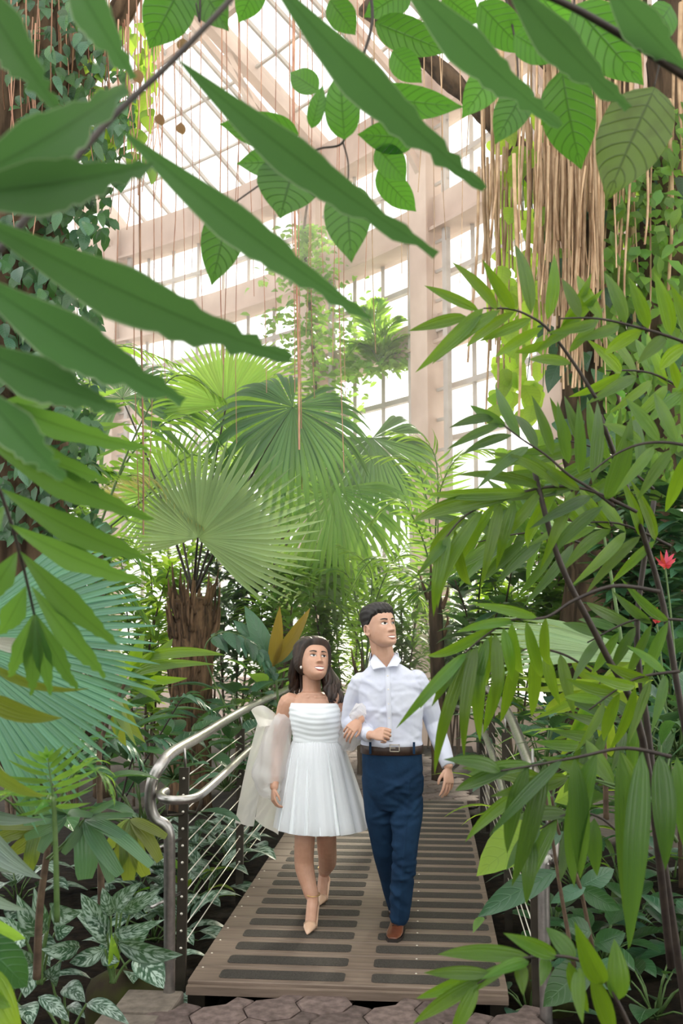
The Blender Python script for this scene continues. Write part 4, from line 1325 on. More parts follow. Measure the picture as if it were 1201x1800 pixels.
def leaf_mesh(name, kind, mat, nl=8, nw=2, fold=.25, arch=.10, jag=0.0, droop=0.0, wave=0.0, seed=0, twist=0.0):
    """unit leaf: base at 0, tip at y=1, widest 1; z in units of length for the bend, of width for the fold"""
    rr = random.Random(seed)
    v, f, uv = [], [], []
    n = 2 * nw + 1
    for i in range(nl + 1):
        t = i / nl
        w = max(prof(kind, t), .004)
        jl = jr = 1.0
        if jag and t > .45:
            jl = 1 - rr.uniform(0, jag) * (t - .45) / .55 * 1.6; jr = 1 - rr.uniform(0, jag) * (t - .45) / .55 * 1.6
        z0 = arch * 4 * t * (1 - t) - droop * max(0, t - .5) ** 2 * 4
        for k in range(-nw, nw + 1):
            s = k / nw
            x = s * w * (jl if s < 0 else jr)
            wv = wave * math.sin(t * 19 + (2 if s < 0 else 0) + seed) * abs(s)
            v.append((x, t, z0)); uv.append((.5 + s * .5, t))
            v[-1] = (x, t, z0, fold * abs(x) + wv)
    for i in range(nl):
        for k in range(2 * nw):
            a = i * n + k
            f.append((a, a + 1, a + n + 1, a + n))
    return dict(name=name, v=v, f=f, uv=uv, mat=mat, cache={})
def leaf_get(T, ratio):
    """mesh for a width/length ratio (fold and bend keep true shape under non-uniform scale)"""
    key = round(ratio, 2)
    if key not in T['cache']:
        v = [(q[0] * ratio, q[1], q[2] + q[3] * ratio) for q in T['v']]
        T['cache'][key] = mesh(T['name'], v, T['f'], T['mat'], True, T['uv'])
    return T['cache'][key]
def leaf_matrix(base, tip, up):
    y = tip - base
    L = y.length
    yn = y / L
    z = V(up) - yn * V(up).dot(yn)
    if z.length < 1e-3: z = yn.orthogonal()
    z.normalize()
    x = yn.cross(z)
    return Matrix(((x.x*L, y.x, z.x*L, base.x), (x.y*L, y.y, z.y*L, base.y), (x.z*L, y.z, z.z*L, base.z), (0, 0, 0, 1)))
def leaf(parent, name, T, base, tip, width, up=(0, 0, 1)):
    L = max((tip - base).length, 1e-4)
    if name is None: name = T['name']
    return add(name, leaf_get(T, width / L), parent, leaf_matrix(base, tip, up))
def leaves_merged(name, T, items, parent):
    """many small leaves of one plant as one part"""
    tv = np.array([(q[0], q[1], q[2], q[3]) for q in T['v']])
    tf = np.array(T['f']); tuv = np.array(T['uv'])
    n, k = len(items), len(tv)
    at = items[0][0]
    Vv = np.empty((n, k, 3))
    for i, (b, t, w, up) in enumerate(items):
        M = np.array(leaf_matrix(b, t, up))
        r = w / max((t - b).length, 1e-4)
        loc = np.stack([tv[:, 0] * r, tv[:, 1], tv[:, 2] + tv[:, 3] * r], 1)
        Vv[i] = loc @ M[:3, :3].T + M[:3, 3] - np.array(at)
    m = bpy.data.meshes.new(name)
    F = (tf[None] + (np.arange(n) * k)[:, None, None]).reshape(-1, 4)
    m.vertices.add(n * k); m.vertices.foreach_set('co', Vv.ravel())
    m.loops.add(F.size); m.loops.foreach_set('vertex_index', F.ravel().astype(np.int32))
    m.polygons.add(len(F)); m.polygons.foreach_set('loop_start', np.arange(0, F.size, 4, dtype=np.int32))
    m.update(calc_edges=True)
    l = m.uv_layers.new(name='UVMap'); l.data.foreach_set('uv', np.tile(tuv, (n, 1))[F.ravel()].astype(np.float32).ravel())
    m.polygons.foreach_set('use_smooth', [True] * len(F))
    m.materials.append(T['mat'])
    o = add(name, m, parent, V(at))
    tag(o, kind='stuff')
    return o
LT = {}
def LTT(key, kind, mat, **kw):
    LT[key] = leaf_mesh(kw.pop('name', 'leaf'), kind, LMAT[mat], **kw)
for k in range(3):
    LTT('fish%d' % k, 'fish', 'fish', nl=26, nw=3, fold=.30, arch=.05, jag=.55, wave=.012, seed=k + 1, name='leaflet')
    LTT('fishm%d' % k, 'fish', 'fish2', nl=20, nw=2, fold=.30, arch=.09, jag=.55, wave=.01, seed=k + 5, name='leaflet')
LTT('ovate', 'ovate', 'ovate', nl=14, nw=4, fold=.18, arch=.06, wave=.012, seed=2)
LTT('ovate_y', 'ovate', 'ovate_y', nl=14, nw=4, fold=.14, arch=.05, wave=.02, seed=3)
LTT('bamboo', 'lance', 'bamboo', nl=10, nw=2, fold=.30, arch=.08, name='leaflet')
LTT('bamboo_droop', 'lance', 'bamboo', nl=12, nw=2, fold=.34, arch=.14, droop=.12, name='leaflet')
LTT('bamboo_d', 'lance', 'bamboo_d', nl=10, nw=2, fold=.30, arch=.10, name='leaflet')
LTT('archy', 'lance', 'bamboo', nl=12, nw=2, fold=.3, arch=.24)
LTT('lime', 'lance', 'lime', nl=10, nw=2, fold=.30, arch=.14)
for q in ('fan', 'fan_d', 'fan_y', 'fan_p', 'fan_b'):
    LTT(q, 'seg', q, nl=9, nw=1, fold=.55, arch=.02, droop=.05, name='leaf_segment')
    LTT(q + '_hang', 'seg', q, nl=11, nw=1, fold=.55, arch=.06, droop=.30, name='leaf_segment')
LTT('fan_b', 'segw', 'fan_b', nl=9, nw=1, fold=.5, arch=.02, droop=.06, name='leaf_segment')
LTT('feather', 'slim', 'feather', nl=6, nw=1, fold=.4, arch=.05, droop=.08, name='leaflet')
LTT('straw', 'slim', 'straw', nl=6, nw=1, fold=.4, arch=.05, droop=.10, name='leaflet')
LTT('silver', 'agla', 'silver', nl=9, nw=3, fold=.28, arch=.12, wave=.01)
LTT('silver2', 'agla', 'silver', nl=9, nw=3, fold=.22, arch=.20, wave=.015, seed=3)
for q in ('shade', 'shade2', 'mid', 'bright'):
    LTT(q, 'agla', q, nl=6, nw=2, fold=.25, arch=.09)
    LTT(q + '_s', 'agla', q, nl=3, nw=1, fold=.25, arch=.08)
    LTT(q + '_slim', 'slim', q, nl=6, nw=1, fold=.35, arch=.12)
LTT('heart', 'heart', 'shade2', nl=8, nw=3, fold=.15, arch=.08)
LTT('heart_d', 'heart', 'shade', nl=8, nw=3, fold=.15, arch=.08)
LTT('heart_b', 'heart', 'bright', nl=8, nw=3, fold=.15, arch=.08)
LTT('grey', 'slim', 'grey', nl=10, nw=2, fold=.3, arch=.16)
LTT('white', 'slim', 'white', nl=12, nw=2, fold=.3, arch=.06, wave=.02)
LTT('amber', 'lance', 'amber', nl=8, nw=2, fold=.3, arch=.06)
LTT('dry', 'ovate', 'dry', nl=6, nw=2, fold=.5, arch=.1)
LTT('red', 'slim', 'red', nl=6, nw=1, fold=.3, arch=.12)
LTT('rhapis', 'broad', 'lady', nl=9, nw=2, fold=.2, arch=.12, droop=.05, name='leaf_segment', jag=.15)
LTT('olive', 'slim', 'olive', nl=8, nw=2, fold=.3, arch=.14)
LTT('rhapis_y', 'broad', 'olive', nl=9, nw=2, fold=.2, arch=.12, droop=.05, name='leaf_segment', jag=.15)
RND = random.Random(21)
def U(a, b): return RND.uniform(a, b)

def frond(parent, path, n, T, L0, W, ang=60, droop=.35, nrm=None, name='frond', r=.006, mat='stalk_g', start=.12, shape=None, both=True, merge=False):
    """a feather leaf: rachis as the part, leaflets as its sub-parts"""
    pts = crv(path, 6)
    m = len(pts)
    b = MB(); b.tube(pts, [r * (1 - .75 * i / (m - 1)) for i in range(m)], 6)
    ra = b.build(name, MT[mat], parent, pts[0], True)
    shape = shape or (lambda t: .55 + .9 * t * (1 - t) * 2 - .35 * t)
    items = []
    for i in range(n):
        t = start + (1 - start) * i / max(n - 1, 1)
        q = t * (m - 1); j = min(int(q), m - 2); p = pts[j].lerp(pts[j+1], q - j)
        tan = (pts[j+1] - pts[j]).normalized()
        nn = V(nrm) if nrm is not None else V((0, 0, 1))
        side = tan.cross(nn)
        if side.length < .1: side = tan.cross(V((0, 1, 0)))
        side.normalize(); up = side.cross(tan)
        a = math.radians(ang * (1 - .55 * t) + U(-5, 5))
        for s in ((-1, 1) if both else (1,)):
            d = tan * math.cos(a) + side * (s * math.sin(a)) + V((0, 0, -droop * U(.7, 1.3))) + up * .10
            d.normalize()
            L = L0 * shape(t) * U(.9, 1.08)
            items.append((p, p + d * L, W * U(.85, 1.1), up + side * (s * U(-.1, .35))))
    # terminal leaflet
    tan = (pts[-1] - pts[-2]).normalized()
    items.append((pts[-1], pts[-1] + (tan + V((0, 0, -droop * .5))).normalized() * L0 * shape(1), W, up))
    if merge:
        leaves_merged('leaflets', T, items, ra)
    else:
        for (b_, t_, w, u) in items: leaf(ra, T['name'], T, b_, t_, w, u)
    return ra
def fan(parent, crown, hub, mid, normal, R, span, n, key, hang=0.0, pr=.012, name='fan_leaf', asym=0.0, pmat='stalk_d'):
    """a fan leaf: petiole as the part, pleated segments as its sub-parts. mid = direction of the middle segment"""
    hub, crown = V(hub), V(crown)
    md = crown.lerp(hub, .55) + V((0, 0, .05 * (hub - crown).length))
    b = MB(); b.tube(crv([crown, md, hub], 5), [pr * (1 - .4 * i / 10) for i in range(11)], 6)
    pe = b.build(name, MT[pmat], parent, hub, True)
    nn = V(normal).normalized(); y = V(mid); y = (y - nn * y.dot(nn)).normalized(); x = y.cross(nn)
    st = span / n
    for i in range(n):
        a = math.radians(-span / 2 + st * (i + .5))
        d = y * math.cos(a) + x * math.sin(a)
        Rr = R * (1 - .22 * (abs(a) / math.radians(180)) ** 2) * U(.95, 1.05) * (1 + asym * math.sin(a))
        tip = hub + d * Rr + nn * (-.04 * Rr) + V((0, 0, -hang * Rr * U(.8, 1.2)))
        W = 2 * math.tan(math.radians(st) * .54) * (.76 if key == 'fan_b' else .58) * Rr
        leaf(pe, None, LT[key + ('_hang' if hang > .15 else '')], hub, tip, W, nn)
    return pe
def stems_shrub(name, label, cat, base, tops, nleaf, T, L, W, group=None, r=.012, mat='stalk_b', low=.35, droop=.3, mode='leaf', extra=None, stuff=0, Ts=None):
    """woody shrub: each stem a part with its leaves as sub-parts"""
    root = thing(name, label, cat, base, group)
    for top in tops:
        top = V(top)
        b0 = V(base) + V((U(-.08, .08), U(-.08, .08), 0))
        mid = b0.lerp(top, .5) + V((U(-.1, .1), U(-.1, .1), .1 * (top - b0).length))
        pts = crv([b0, mid, top], 8); m = len(pts)
        b = MB(); b.tube(pts, [r * (1 - .7 * i / (m - 1)) for i in range(m)], 6)
        st = b.build('stem', MT[mat], root, b0, True)
        items = []
        def one(Lf):
            t = U(low, 1.0) ** .8
            q = t * (m - 1); j = min(int(q), m - 2); p = pts[j].lerp(pts[j+1], q - j)
            az = U(0, 2 * math.pi)
            d = V((math.cos(az), math.sin(az), U(-droop, .5)))
            return (p + d * .02, p + d.normalized() * Lf * U(.75, 1.2), W * U(.8, 1.15), V((d.x * .4, d.y * .4, 1)))
        for k in range(nleaf):
            leaf(st, T['name'], T, *one(L))
        if stuff:
            leaves_merged('foliage', Ts or T, [one(L) for _ in range(stuff)], st)
    return root
def rosette(name, label, cat, base, n, T, L, W, group=None, h=.25, spread=.5, lean=(0, 0), pet=True, mat='stalk_g', T2=None):
    """leafy clump: petioled leaves arching from one crown"""
    root = thing(name, label, cat, base, group)
    base = V(base)
    for i in range(n):
        az = 2.4 * i + U(-.3, .3)
        q = (i + .5) / n
        el = math.radians(78 - 70 * q + U(-8, 8))
        d = V((math.cos(az) * math.cos(el) + lean[0], math.sin(az) * math.cos(el) + lean[1], math.sin(el)))
        hp = h * U(.7, 1.15)
        p = base + d * hp
        l = L * U(.75, 1.12)
        out = V((d.x, d.y, 0)); out = out.normalized() if out.length > .05 else V((1, 0, 0))
        tip = p + out * l * U(.7, .95) + V((0, 0, l * (.55 * math.sin(el) - .30 * U(.5, 1.3))))
        lf = leaf(root, 'leaf', T if (T2 is None or i % 3) else T2, p, tip, W * U(.85, 1.12), V((-out.x * .25, -out.y * .25, 1)))
        if pet:
            b = MB(); b.tube([base + V((U(-.02, .02), U(-.02, .02), 0)), base.lerp(p, .6) + V((0, 0, .02)), p], [.006, .005, .004], 5)
            b.build('leaf_stalk', MT[mat], root, base, True)
    return root

# ================================================================== FOREGROUND: overhanging leaves
def px_leaf(parent, T, x0, y0, x1, y1, wpx, d, d1=None, up=None, roll=0.0):
    """leaf from photo point to photo point at a real distance; roll tips its face away from the viewer"""
    d1 = d if d1 is None else d1
    a, b = P(x0, y0, d), P(x1, y1, d1)
    view = (a.lerp(b, .5) - CAM).normalized()
    ax = (b - a).normalized()
    u = -view
    u = u - ax * u.dot(ax); u.normalize()
    u = (Matrix.Rotation(math.radians(roll), 4, ax) @ u.to_4d()).to_3d() if roll else u
    if up is not None: u = V(up)
    w = wpx / FPX * (d + d1) / 2 / max(math.cos(math.radians(roll)), .35)
    return leaf(parent, None, T, a, b, w, u)
def px_stalk(parent, name, pts, d, r0, r1, mat, n=7):
    q = crv(PS(pts, d), 6); m = len(q)
    b = MB(); b.tube(q, [r0 + (r1 - r0) * i / (m - 1) for i in range(m)], n)
    return b.build(name, MT[mat], parent, q[0], True)
# -- fishtail frond hanging across the top left
t = thing('fishtail_palm_frond', 'huge fishtail palm frond hanging across the top left, close to the viewer', 'palm frond', P(0, 440, 1.25))
px_stalk(t, 'rachis', [(-120, 560, 1.15), (0, 438, 1.2), (180, 225, 1.28), (310, 100, 1.33), (440, -40, 1.38), (560, -190, 1.45)], 1.25, .0052, .0035, 'stalk_d')
FL = [  # base, tip, width px, depth base/tip, roll
 (470, -45, 852, 332, 92, 1.36, 1.50, 25), (312, 104, 768, 447, 88, 1.33, 1.48, 25), (208, 224, 652, 560, 84, 1.29, 1.45, 20),
 (-60, 372, 512, 630, 120, 1.16, 1.38, 25), (-70, 470, 322, 705, 120, 1.12, 1.30, 20), (-80, 590, 214, 722, 100, 1.10, 1.24, 20),
 (-50, 668, 112, 842, 92, 1.12, 1.20, 10), (-90, 330, 222, 152, 125, 1.05, 1.12, 25), (-110, 345, 270, 288, 120, 1.03, 1.10, 20),
 (-60, -60, 100, 190, 105, 1.10, 1.16, 20), (110, -80, 236, 138, 85, 1.16, 1.22, 20), (-30, 60, -150, 300, 90, 1.0, 1.05, 10)]
for i, (a, b_, c_, d_, w, d0, d1, ro) in enumerate(FL):
    px_leaf(t, LT['fish%d' % (i % 3)], a, b_, c_, d_, w * .82, d0, d1, None, ro)
# -- second frond across the top right
t = thing('fishtail_palm_frond', 'fishtail palm leaflets pointing down from the top right corner', 'palm frond', P(1201, 130, 1.5))
px_stalk(t, 'rachis', [(1330, 215, 1.55), (1201, 132, 1.5), (1090, 60, 1.48), (968, -5, 1.46), (760, -80, 1.45), (600, -150, 1.45)], 1.5, .0075, .004, 'stalk_d')
for i, (a, b_, c_, d_, w, d0, d1, ro) in enumerate([(690, -60, 986, 222, 86, 1.46, 1.56, 25), (880, -50, 1106, 190, 84, 1.44, 1.54, 25), (1060, -40, 1212, 125, 84, 1.42, 1.5, 20)]):
    px_leaf(t, LT['fish%d' % (i % 3)], a, b_, c_, d_, w * .82, d0, d1, None, ro)
# -- jagged frond reaching in at the left, lower
t = thing('fishtail_palm_frond', 'drooping jagged-tipped frond at the left edge, above the blue-green fan', 'palm frond', P(0, 870, 1.7))
px_stalk(t, 'rachis', [(-90, 700, 1.6), (-30, 800, 1.66), (8, 885, 1.7), (38, 985, 1.74), (58, 1070, 1.78), (62, 1090, 1.8)], 1.7, .004, .002, 'stalk_d')
for i, (a, b_, c_, d_, w, d0, d1, ro) in enumerate([
 (-40, 690, 262, 790, 46, 1.66, 1.80, 20), (-30, 770, 270, 912, 52, 1.67, 1.84, 20), (0, 858, 268, 985, 50, 1.69, 1.85, 20), (14, 920, 250, 1022, 46, 1.71, 1.86, 20),
 (34, 968, 206, 1132, 48, 1.73, 1.88, 15), (55, 1030, 186, 1190, 40, 1.76, 1.88, 10), (62, 1078, 136, 1212, 34, 1.78, 1.86, 10), (62, 1080, 90, 1222, 32, 1.78, 1.84, 5),
 (60, 1080, 56, 1222, 34, 1.78, 1.83, 0), (58, 1080, 16, 1190, 36, 1.78, 1.82, -10), (46, 1030, 0, 1115, 44, 1.75, 1.80, -10), (30, 970, -30, 1060, 46, 1.72, 1.74, -10),
 (8, 890, -60, 960, 46, 1.70, 1.7, -10), (-45, 720, 105, 700, 44, 1.63, 1.75, 20), (-40, 740, 190, 845, 48, 1.62, 1.78, 20)]):
    px_leaf(t, LT['fishm%d' % (i % 3)], a, b_, c_, d_, w, d0, d1, None, ro)
# -- dark leaf at the bottom left corner and others near the lens
t = thing('corner_seedling', 'dark broad leaf at the bottom left corner with yellow-green leaves below', 'plant', P(-20, 1860, 2.2))
px_stalk(t, 'stem', [(-30, 1900), (-20, 1760), (-30, 1650)], 2.2, .006, .003, 'stalk_g')
px_leaf(t, LT['shade'], -40, 1640, 48, 1735, 75, 2.2, 2.25, None, 10)
px_leaf(t, LT['lime'], -30, 1700, 40, 1830, 60, 2.2, 2.15, None, 10)
px_leaf(t, LT['lime'], -40, 1740, 22, 1770, 40, 2.2, 2.15, None, 10)
px_leaf(t, LT['mid'], -60, 1600, 45, 1650, 34, 2.2, 2.3, None, 30)

# -- large ovate leaves on twigs across the top
t = thing('ovate_leaf_branch', 'leafy branch with large oval veined leaves hanging across the top', 'branch', P(640, -60, 2.2))
px_stalk(t, 'branch', [(300, -120), (520, -90), (700, -60), (900, -110), (1100, -60), (1300, -90)], 2.25, .012, .008, 'stalk_d')
px_stalk(t, 'twig', [(640, -70), (655, 30), (635, 110), (612, 190), (603, 250), (560, 262), (515, 285), (400, 365)], 2.2, .004, .0018, 'stalk_d')
px_stalk(t, 'twig', [(603, 250), (612, 285), (612, 325)], 2.2, .0022, .0015, 'stalk_d')
px_stalk(t, 'twig', [(612, 200), (650, 190), (655, 255)], 2.2, .0022, .0014, 'stalk_d')
px_stalk(t, 'twig', [(860, -100), (900, 40), (910, 150), (880, 108)], 2.2, .003, .0015, 'stalk_d')
px_stalk(t, 'twig', [(1000, -80), (1010, 20), (990, 124)], 2.2, .003, .0015, 'stalk_d')
px_stalk(t, 'twig', [(1150, -80), (1165, 60), (1150, 155)], 2.2, .003, .0016, 'stalk_d')
px_stalk(t, 'twig', [(350, -110), (352, 35), (345, 5)], 2.2, .003, .0016, 'stalk_d')
OL = [  # base, tip, width
 (322, -30, 262, 86, 88), (345, -40, 402, 55, 70), (660, 40, 790, 92, 62), (606, 245, 598, 122, 62), (644, 168, 815, 188, 58), (735, 240, 628, 236, 58),
 (560, 160, 510, 128, 44), (525, 236, 386, 218, 62), (515, 286, 416, 288, 54), (520, 284, 492, 384, 112), (372, 338, 304, 330, 26), (404, 362, 372, 502, 74),
 (612, 325, 618, 462, 84), (662, 258, 714, 318, 52), (664, 300, 732, 372, 50), (885, 108, 812, 208, 62), (928, 150, 870, 254, 62), (988, 124, 1022, 298, 94),
 (1010, 10, 1132, 150, 96), (842, 5, 925, 95, 66), (905, 60, 985, 108, 58), (1060, 20, 1100, 130, 60), (580, 0, 625, 62, 50), (690, 90, 742, 146, 50), (548, 225, 568, 150, 30),
 (720, -20, 640, 30, 60), (1180, 10, 1120, 90, 60), (455, -40, 420, 40, 52), (780, -10, 842, 40, 60), (610, 240, 585, 215, 26), (940, -20, 1010, 60, 70)]
for i, (a, b_, c_, d_, w) in enumerate(OL):
    dd = 2.2 + U(-.12, .15)
    px_leaf(t, LT['ovate'], a, b_, c_, d_, w, dd, dd + U(-.03, .06), None, U(-14, 14))
px_leaf(t, LT['ovate_y'], 1152, 154, 1066, 352, 122, 2.1, 2.12, None, 8)
# dry curled leaves caught in the roots
for k, (x, y_, s) in enumerate(((243, 135, 26), (281, 210, 22), (318, 226, 22), (322, 80, 26))):
    t = thing('dry_leaf', ['curled dry leaf snagged beside the dark frond stalk', 'round brown dry leaf hanging left of the frond stalk tip', 'small brown dry leaf hanging right of the other dry leaf', 'dry brown leaf near the top of the frond stalk'][k], 'leaf', P(x, y_, 2.6))
    px_leaf(t, LT['dry'], x, y_ - s / 2, x + 4, y_ + s / 2, s * .8, 2.6, 2.62, None, 20)
    px_stalk(t, 'thread', [(x - 8, -140), (x - 3, (y_ - 140) / 2), (x, y_ - s / 2)], 2.6, .0012, .001, 'root_r')

# ================================================================== RIGHT: bamboo palm and its neighbours
def dirpx(parent, T, pts, w, d, roll=0):
    for q in pts: px_leaf(parent, T, *q[:4], (w if len(q) < 5 else q[4]) * .86, d + (q[5] if len(q) > 5 else 0), d + (q[6] if len(q) > 6 else U(-.1, .15)), None, roll + U(-20, 20))
bp = thing('bamboo_palm', 'tall bamboo palm on the right with dark canes and arching green leaflets', 'palm', (1.55, 3.4, -.2))
def cane(pts, d, r=.012, mat='stalk_d'): return px_stalk(bp, 'cane', pts, d, r, r * .6, mat)
cane([(1215, 1830, 3.0), (1165, 1500, 3.0), (1140, 1290, 3.0), (1120, 1100, 3.0), (1150, 880, 3.0)], 3.0, .013)
cane([(1180, 1700, 2.9), (1130, 1300, 2.8), (1060, 1140, 2.75), (985, 990, 2.7), (940, 830, 2.7)], 2.8, .012)
cane([(1262, 1900, 2.9), (1240, 1520, 2.9), (1190, 1200, 2.9), (1150, 1000, 2.9), (1055, 730, 2.8)], 2.9, .012)
cane([(1010, 1700, 3.2), (985, 1560, 3.2), (960, 1400, 3.2)], 3.2, .008, 'stalk_b')
# frond up high: rachis from the right, arching left
fr = px_stalk(bp, 'frond', [(1048, 700), (1010, 640), (965, 580), (930, 555), (895, 543), (850, 542)], 2.6, .005, .002, 'stalk_d')
dirpx(fr, LT['bamboo'], [(842, 546, 746, 502, 22), (875, 545, 794, 460, 24), (905, 545, 848, 456, 26), (934, 552, 906, 430, 28), (962, 562, 974, 446, 26), (985, 585, 1062, 508, 24), (820, 556, 718, 582, 26), (850, 542, 730, 655, 30),
   (880, 545, 760, 640, 26), (905, 548, 820, 610, 22), (935, 560, 842, 600, 22), (955, 575, 870, 628, 22), (975, 600, 905, 620, 20), (985, 585, 1040, 480, 24), (1005, 640, 930, 632, 22), (1000, 620, 1062, 540, 22)], 24, 2.6, 10)
# frond from the right edge
fr = px_stalk(bp, 'frond', [(1290, 640), (1200, 600), (1120, 575), (1050, 560), (985, 560)], 2.5, .005, .002, 'stalk_d')
dirpx(fr, LT['bamboo'], [(1100, 570, 1062, 478, 28), (1140, 578, 1105, 486, 28), (1180, 590, 1150, 478, 30), (1215, 602, 1178, 498, 30), (1060, 562, 1015, 484, 26), (1020, 560, 988, 490, 24),
   (1130, 580, 1062, 622, 28), (1170, 592, 1120, 640, 28), (1210, 606, 1160, 650, 28), (1090, 572, 1010, 600, 24), (1050, 566, 960, 586, 24), (1020, 562, 940, 618, 22), (1240, 620, 1200, 520, 30), (1240, 625, 1190, 690, 28)], 26, 2.5, 10)
# dense middle sprays, upright leaflets
fr = px_stalk(bp, 'frond', [(1080, 890), (1040, 860), (1000, 835), (960, 800), (915, 770), (870, 735)], 2.7, .005, .002, 'stalk_d')
dirpx(fr, LT['bamboo_d'], [(972, 800, 935, 695, 22), (1000, 815, 980, 705, 24), (1020, 835, 1016, 700, 24), (1042, 850, 1050, 705, 26), (1065, 880, 1110, 730, 40), (945, 790, 905, 730, 22), (915, 770, 872, 680, 24), (890, 750, 826, 712, 24),
   (960, 805, 850, 812, 20), (985, 835, 870, 835, 22), (1015, 855, 880, 880, 24), (1040, 872, 930, 930, 24), (870, 735, 790, 752, 20), (880, 745, 786, 790, 20), (900, 765, 812, 800, 20), (930, 785, 838, 860, 22), (1060, 890, 960, 985, 26)], 22, 2.7, 12)
fr = px_stalk(bp, 'frond', [(1260, 800), (1190, 780), (1130, 780), (1080, 800), (1040, 830)], 2.6, .005, .002, 'stalk_d')
dirpx(fr, LT['bamboo'], [(1190, 780, 1150, 690, 26), (1160, 778, 1100, 700, 26), (1215, 785, 1205, 670, 28), (1130, 782, 1060, 745, 24), (1180, 790, 1120, 880, 26), (1210, 795, 1170, 900, 28), (1150, 785, 1080, 870, 24), (1230, 800, 1215, 930, 28)], 26, 2.6, 12)
# leaflets hanging in front of the man's arm
fr = px_stalk(bp, 'frond', [(1160, 1040), (1080, 1030), (1010, 1055), (960, 1085), (900, 1090), (850, 1120), (815, 1150)], 2.5, .0055, .002, 'stalk_d')
dirpx(fr, LT['bamboo_droop'], [(820, 1148, 700, 1275, 26, 0, -.1), (828, 1140, 758, 1365, 26, 0, 0), (838, 1135, 812, 1330, 28), (846, 1128, 842, 1310, 28), (858, 1120, 828, 1245, 24), (870, 1112, 868, 1262, 26), (885, 1104, 902, 1200, 24), (900, 1095, 920, 1195, 26), (925, 1092, 955, 1200, 24), (812, 1150, 760, 1240, 24),
   (905, 1092, 800, 1110, 20), (880, 1096, 742, 1160, 22), (945, 1086, 830, 1060, 22), (960, 1085, 968, 1180, 22), (835, 1140, 730, 1250, 22), (865, 1115, 852, 1215, 24)], 25, 2.5, 5)
fr = px_stalk(bp, 'frond', [(1120, 900), (1030, 860), (950, 858), (880, 880), (820, 905), (780, 950)], 2.7, .005, .002, 'stalk_d')
dirpx(fr, LT['bamboo_droop'], [(900, 875, 716, 915, 34), (930, 866, 745, 870, 26), (870, 885, 790, 1010, 26), (850, 895, 760, 1070, 28), (820, 905, 752, 1000, 26), (880, 885, 846, 1030, 24), (905, 880, 872, 1000, 24), (790, 940, 760, 1080, 28), (785, 950, 735, 1010, 22), (800, 930, 830, 1040, 22), (950, 862, 870, 960, 24), (980, 860, 920, 970, 24), (1010, 862, 950, 1000, 24),
   (960, 858, 800, 830, 22), (985, 858, 860, 790, 22), (1020, 862, 930, 800, 22)], 25, 2.7, 8)
fr = px_stalk(bp, 'frond', [(1040, 1180), (990, 1150), (930, 1140), (880, 1165), (850, 1200)], 2.9, .004, .002, 'stalk_d')
dirpx(fr, LT['bamboo'], [(940, 1142, 935, 1260, 26), (910, 1148, 880, 1270, 26), (885, 1162, 850, 1290, 26), (960, 1145, 985, 1240, 24), (925, 1142, 820, 1150, 22), (870, 1172, 800, 1210, 22), (985, 1150, 1010, 1260, 24)], 24, 2.9, 5)
# broad hanging leaves, dark, lower right
fr = px_stalk(bp, 'frond', [(1180, 1330), (1100, 1315), (1020, 1330), (940, 1345), (880, 1355)], 2.3, .005, .002, 'stalk_d')
dirpx(fr, LT['bamboo_d'], [(1130, 1318, 1105, 1670, 50), (1090, 1318, 1108, 1665, 46), (1050, 1322, 1010, 1560, 44), (1010, 1330, 1020, 1545, 42), (960, 1340, 900, 1558, 38), (930, 1345, 892, 1500, 34), (1160, 1325, 1170, 1530, 48), (1190, 1330, 1215, 1520, 44), (990, 1335, 860, 1470, 26), (900, 1350, 800, 1390, 26), (880, 1355, 780, 1335, 30), (940, 1345, 822, 1362, 30)], 40, 2.3, 12)
fr = px_stalk(bp, 'frond', [(1190, 1480), (1140, 1400), (1080, 1380), (1000, 1365), (900, 1390)], 2.4, .005, .002, 'stalk_g')
dirpx(fr, LT['bamboo'], [(1000, 1366, 862, 1400, 34), (960, 1372, 812, 1350, 34), (1050, 1375, 950, 1330, 30), (940, 1380, 818, 1480, 26), (1080, 1380, 1030, 1300, 34), (1120, 1390, 1090, 1320, 34)], 32, 2.4, 12)
# near spray at the bottom
fr = px_stalk(bp, 'frond', [(1150, 1900), (1085, 1760), (1040, 1700), (980, 1680), (900, 1690), (840, 1730)], 2.0, .005, .002, 'stalk_d')
dirpx(fr, LT['bamboo'], [(935, 1684, 770, 1678, 34), (870, 1705, 732, 1755, 28), (930, 1690, 846, 1722, 26), (850, 1722, 726, 1800, 30), (900, 1695, 800, 1760, 26), (840, 1730, 790, 1830, 30), (980, 1682, 885, 1640, 34), (1010, 1690, 960, 1630, 36), (1060, 1730, 1010, 1620, 46), (1085, 1760, 1080, 1650, 46), (915, 1692, 920, 1750, 28), (960, 1684, 950, 1735, 26), (1000, 1690, 1035, 1780, 30), (1040, 1710, 1080, 1830, 36), (1020, 1700, 1025, 1800, 30), (865, 1712, 745, 1710, 26)], 30, 2.0, 8)
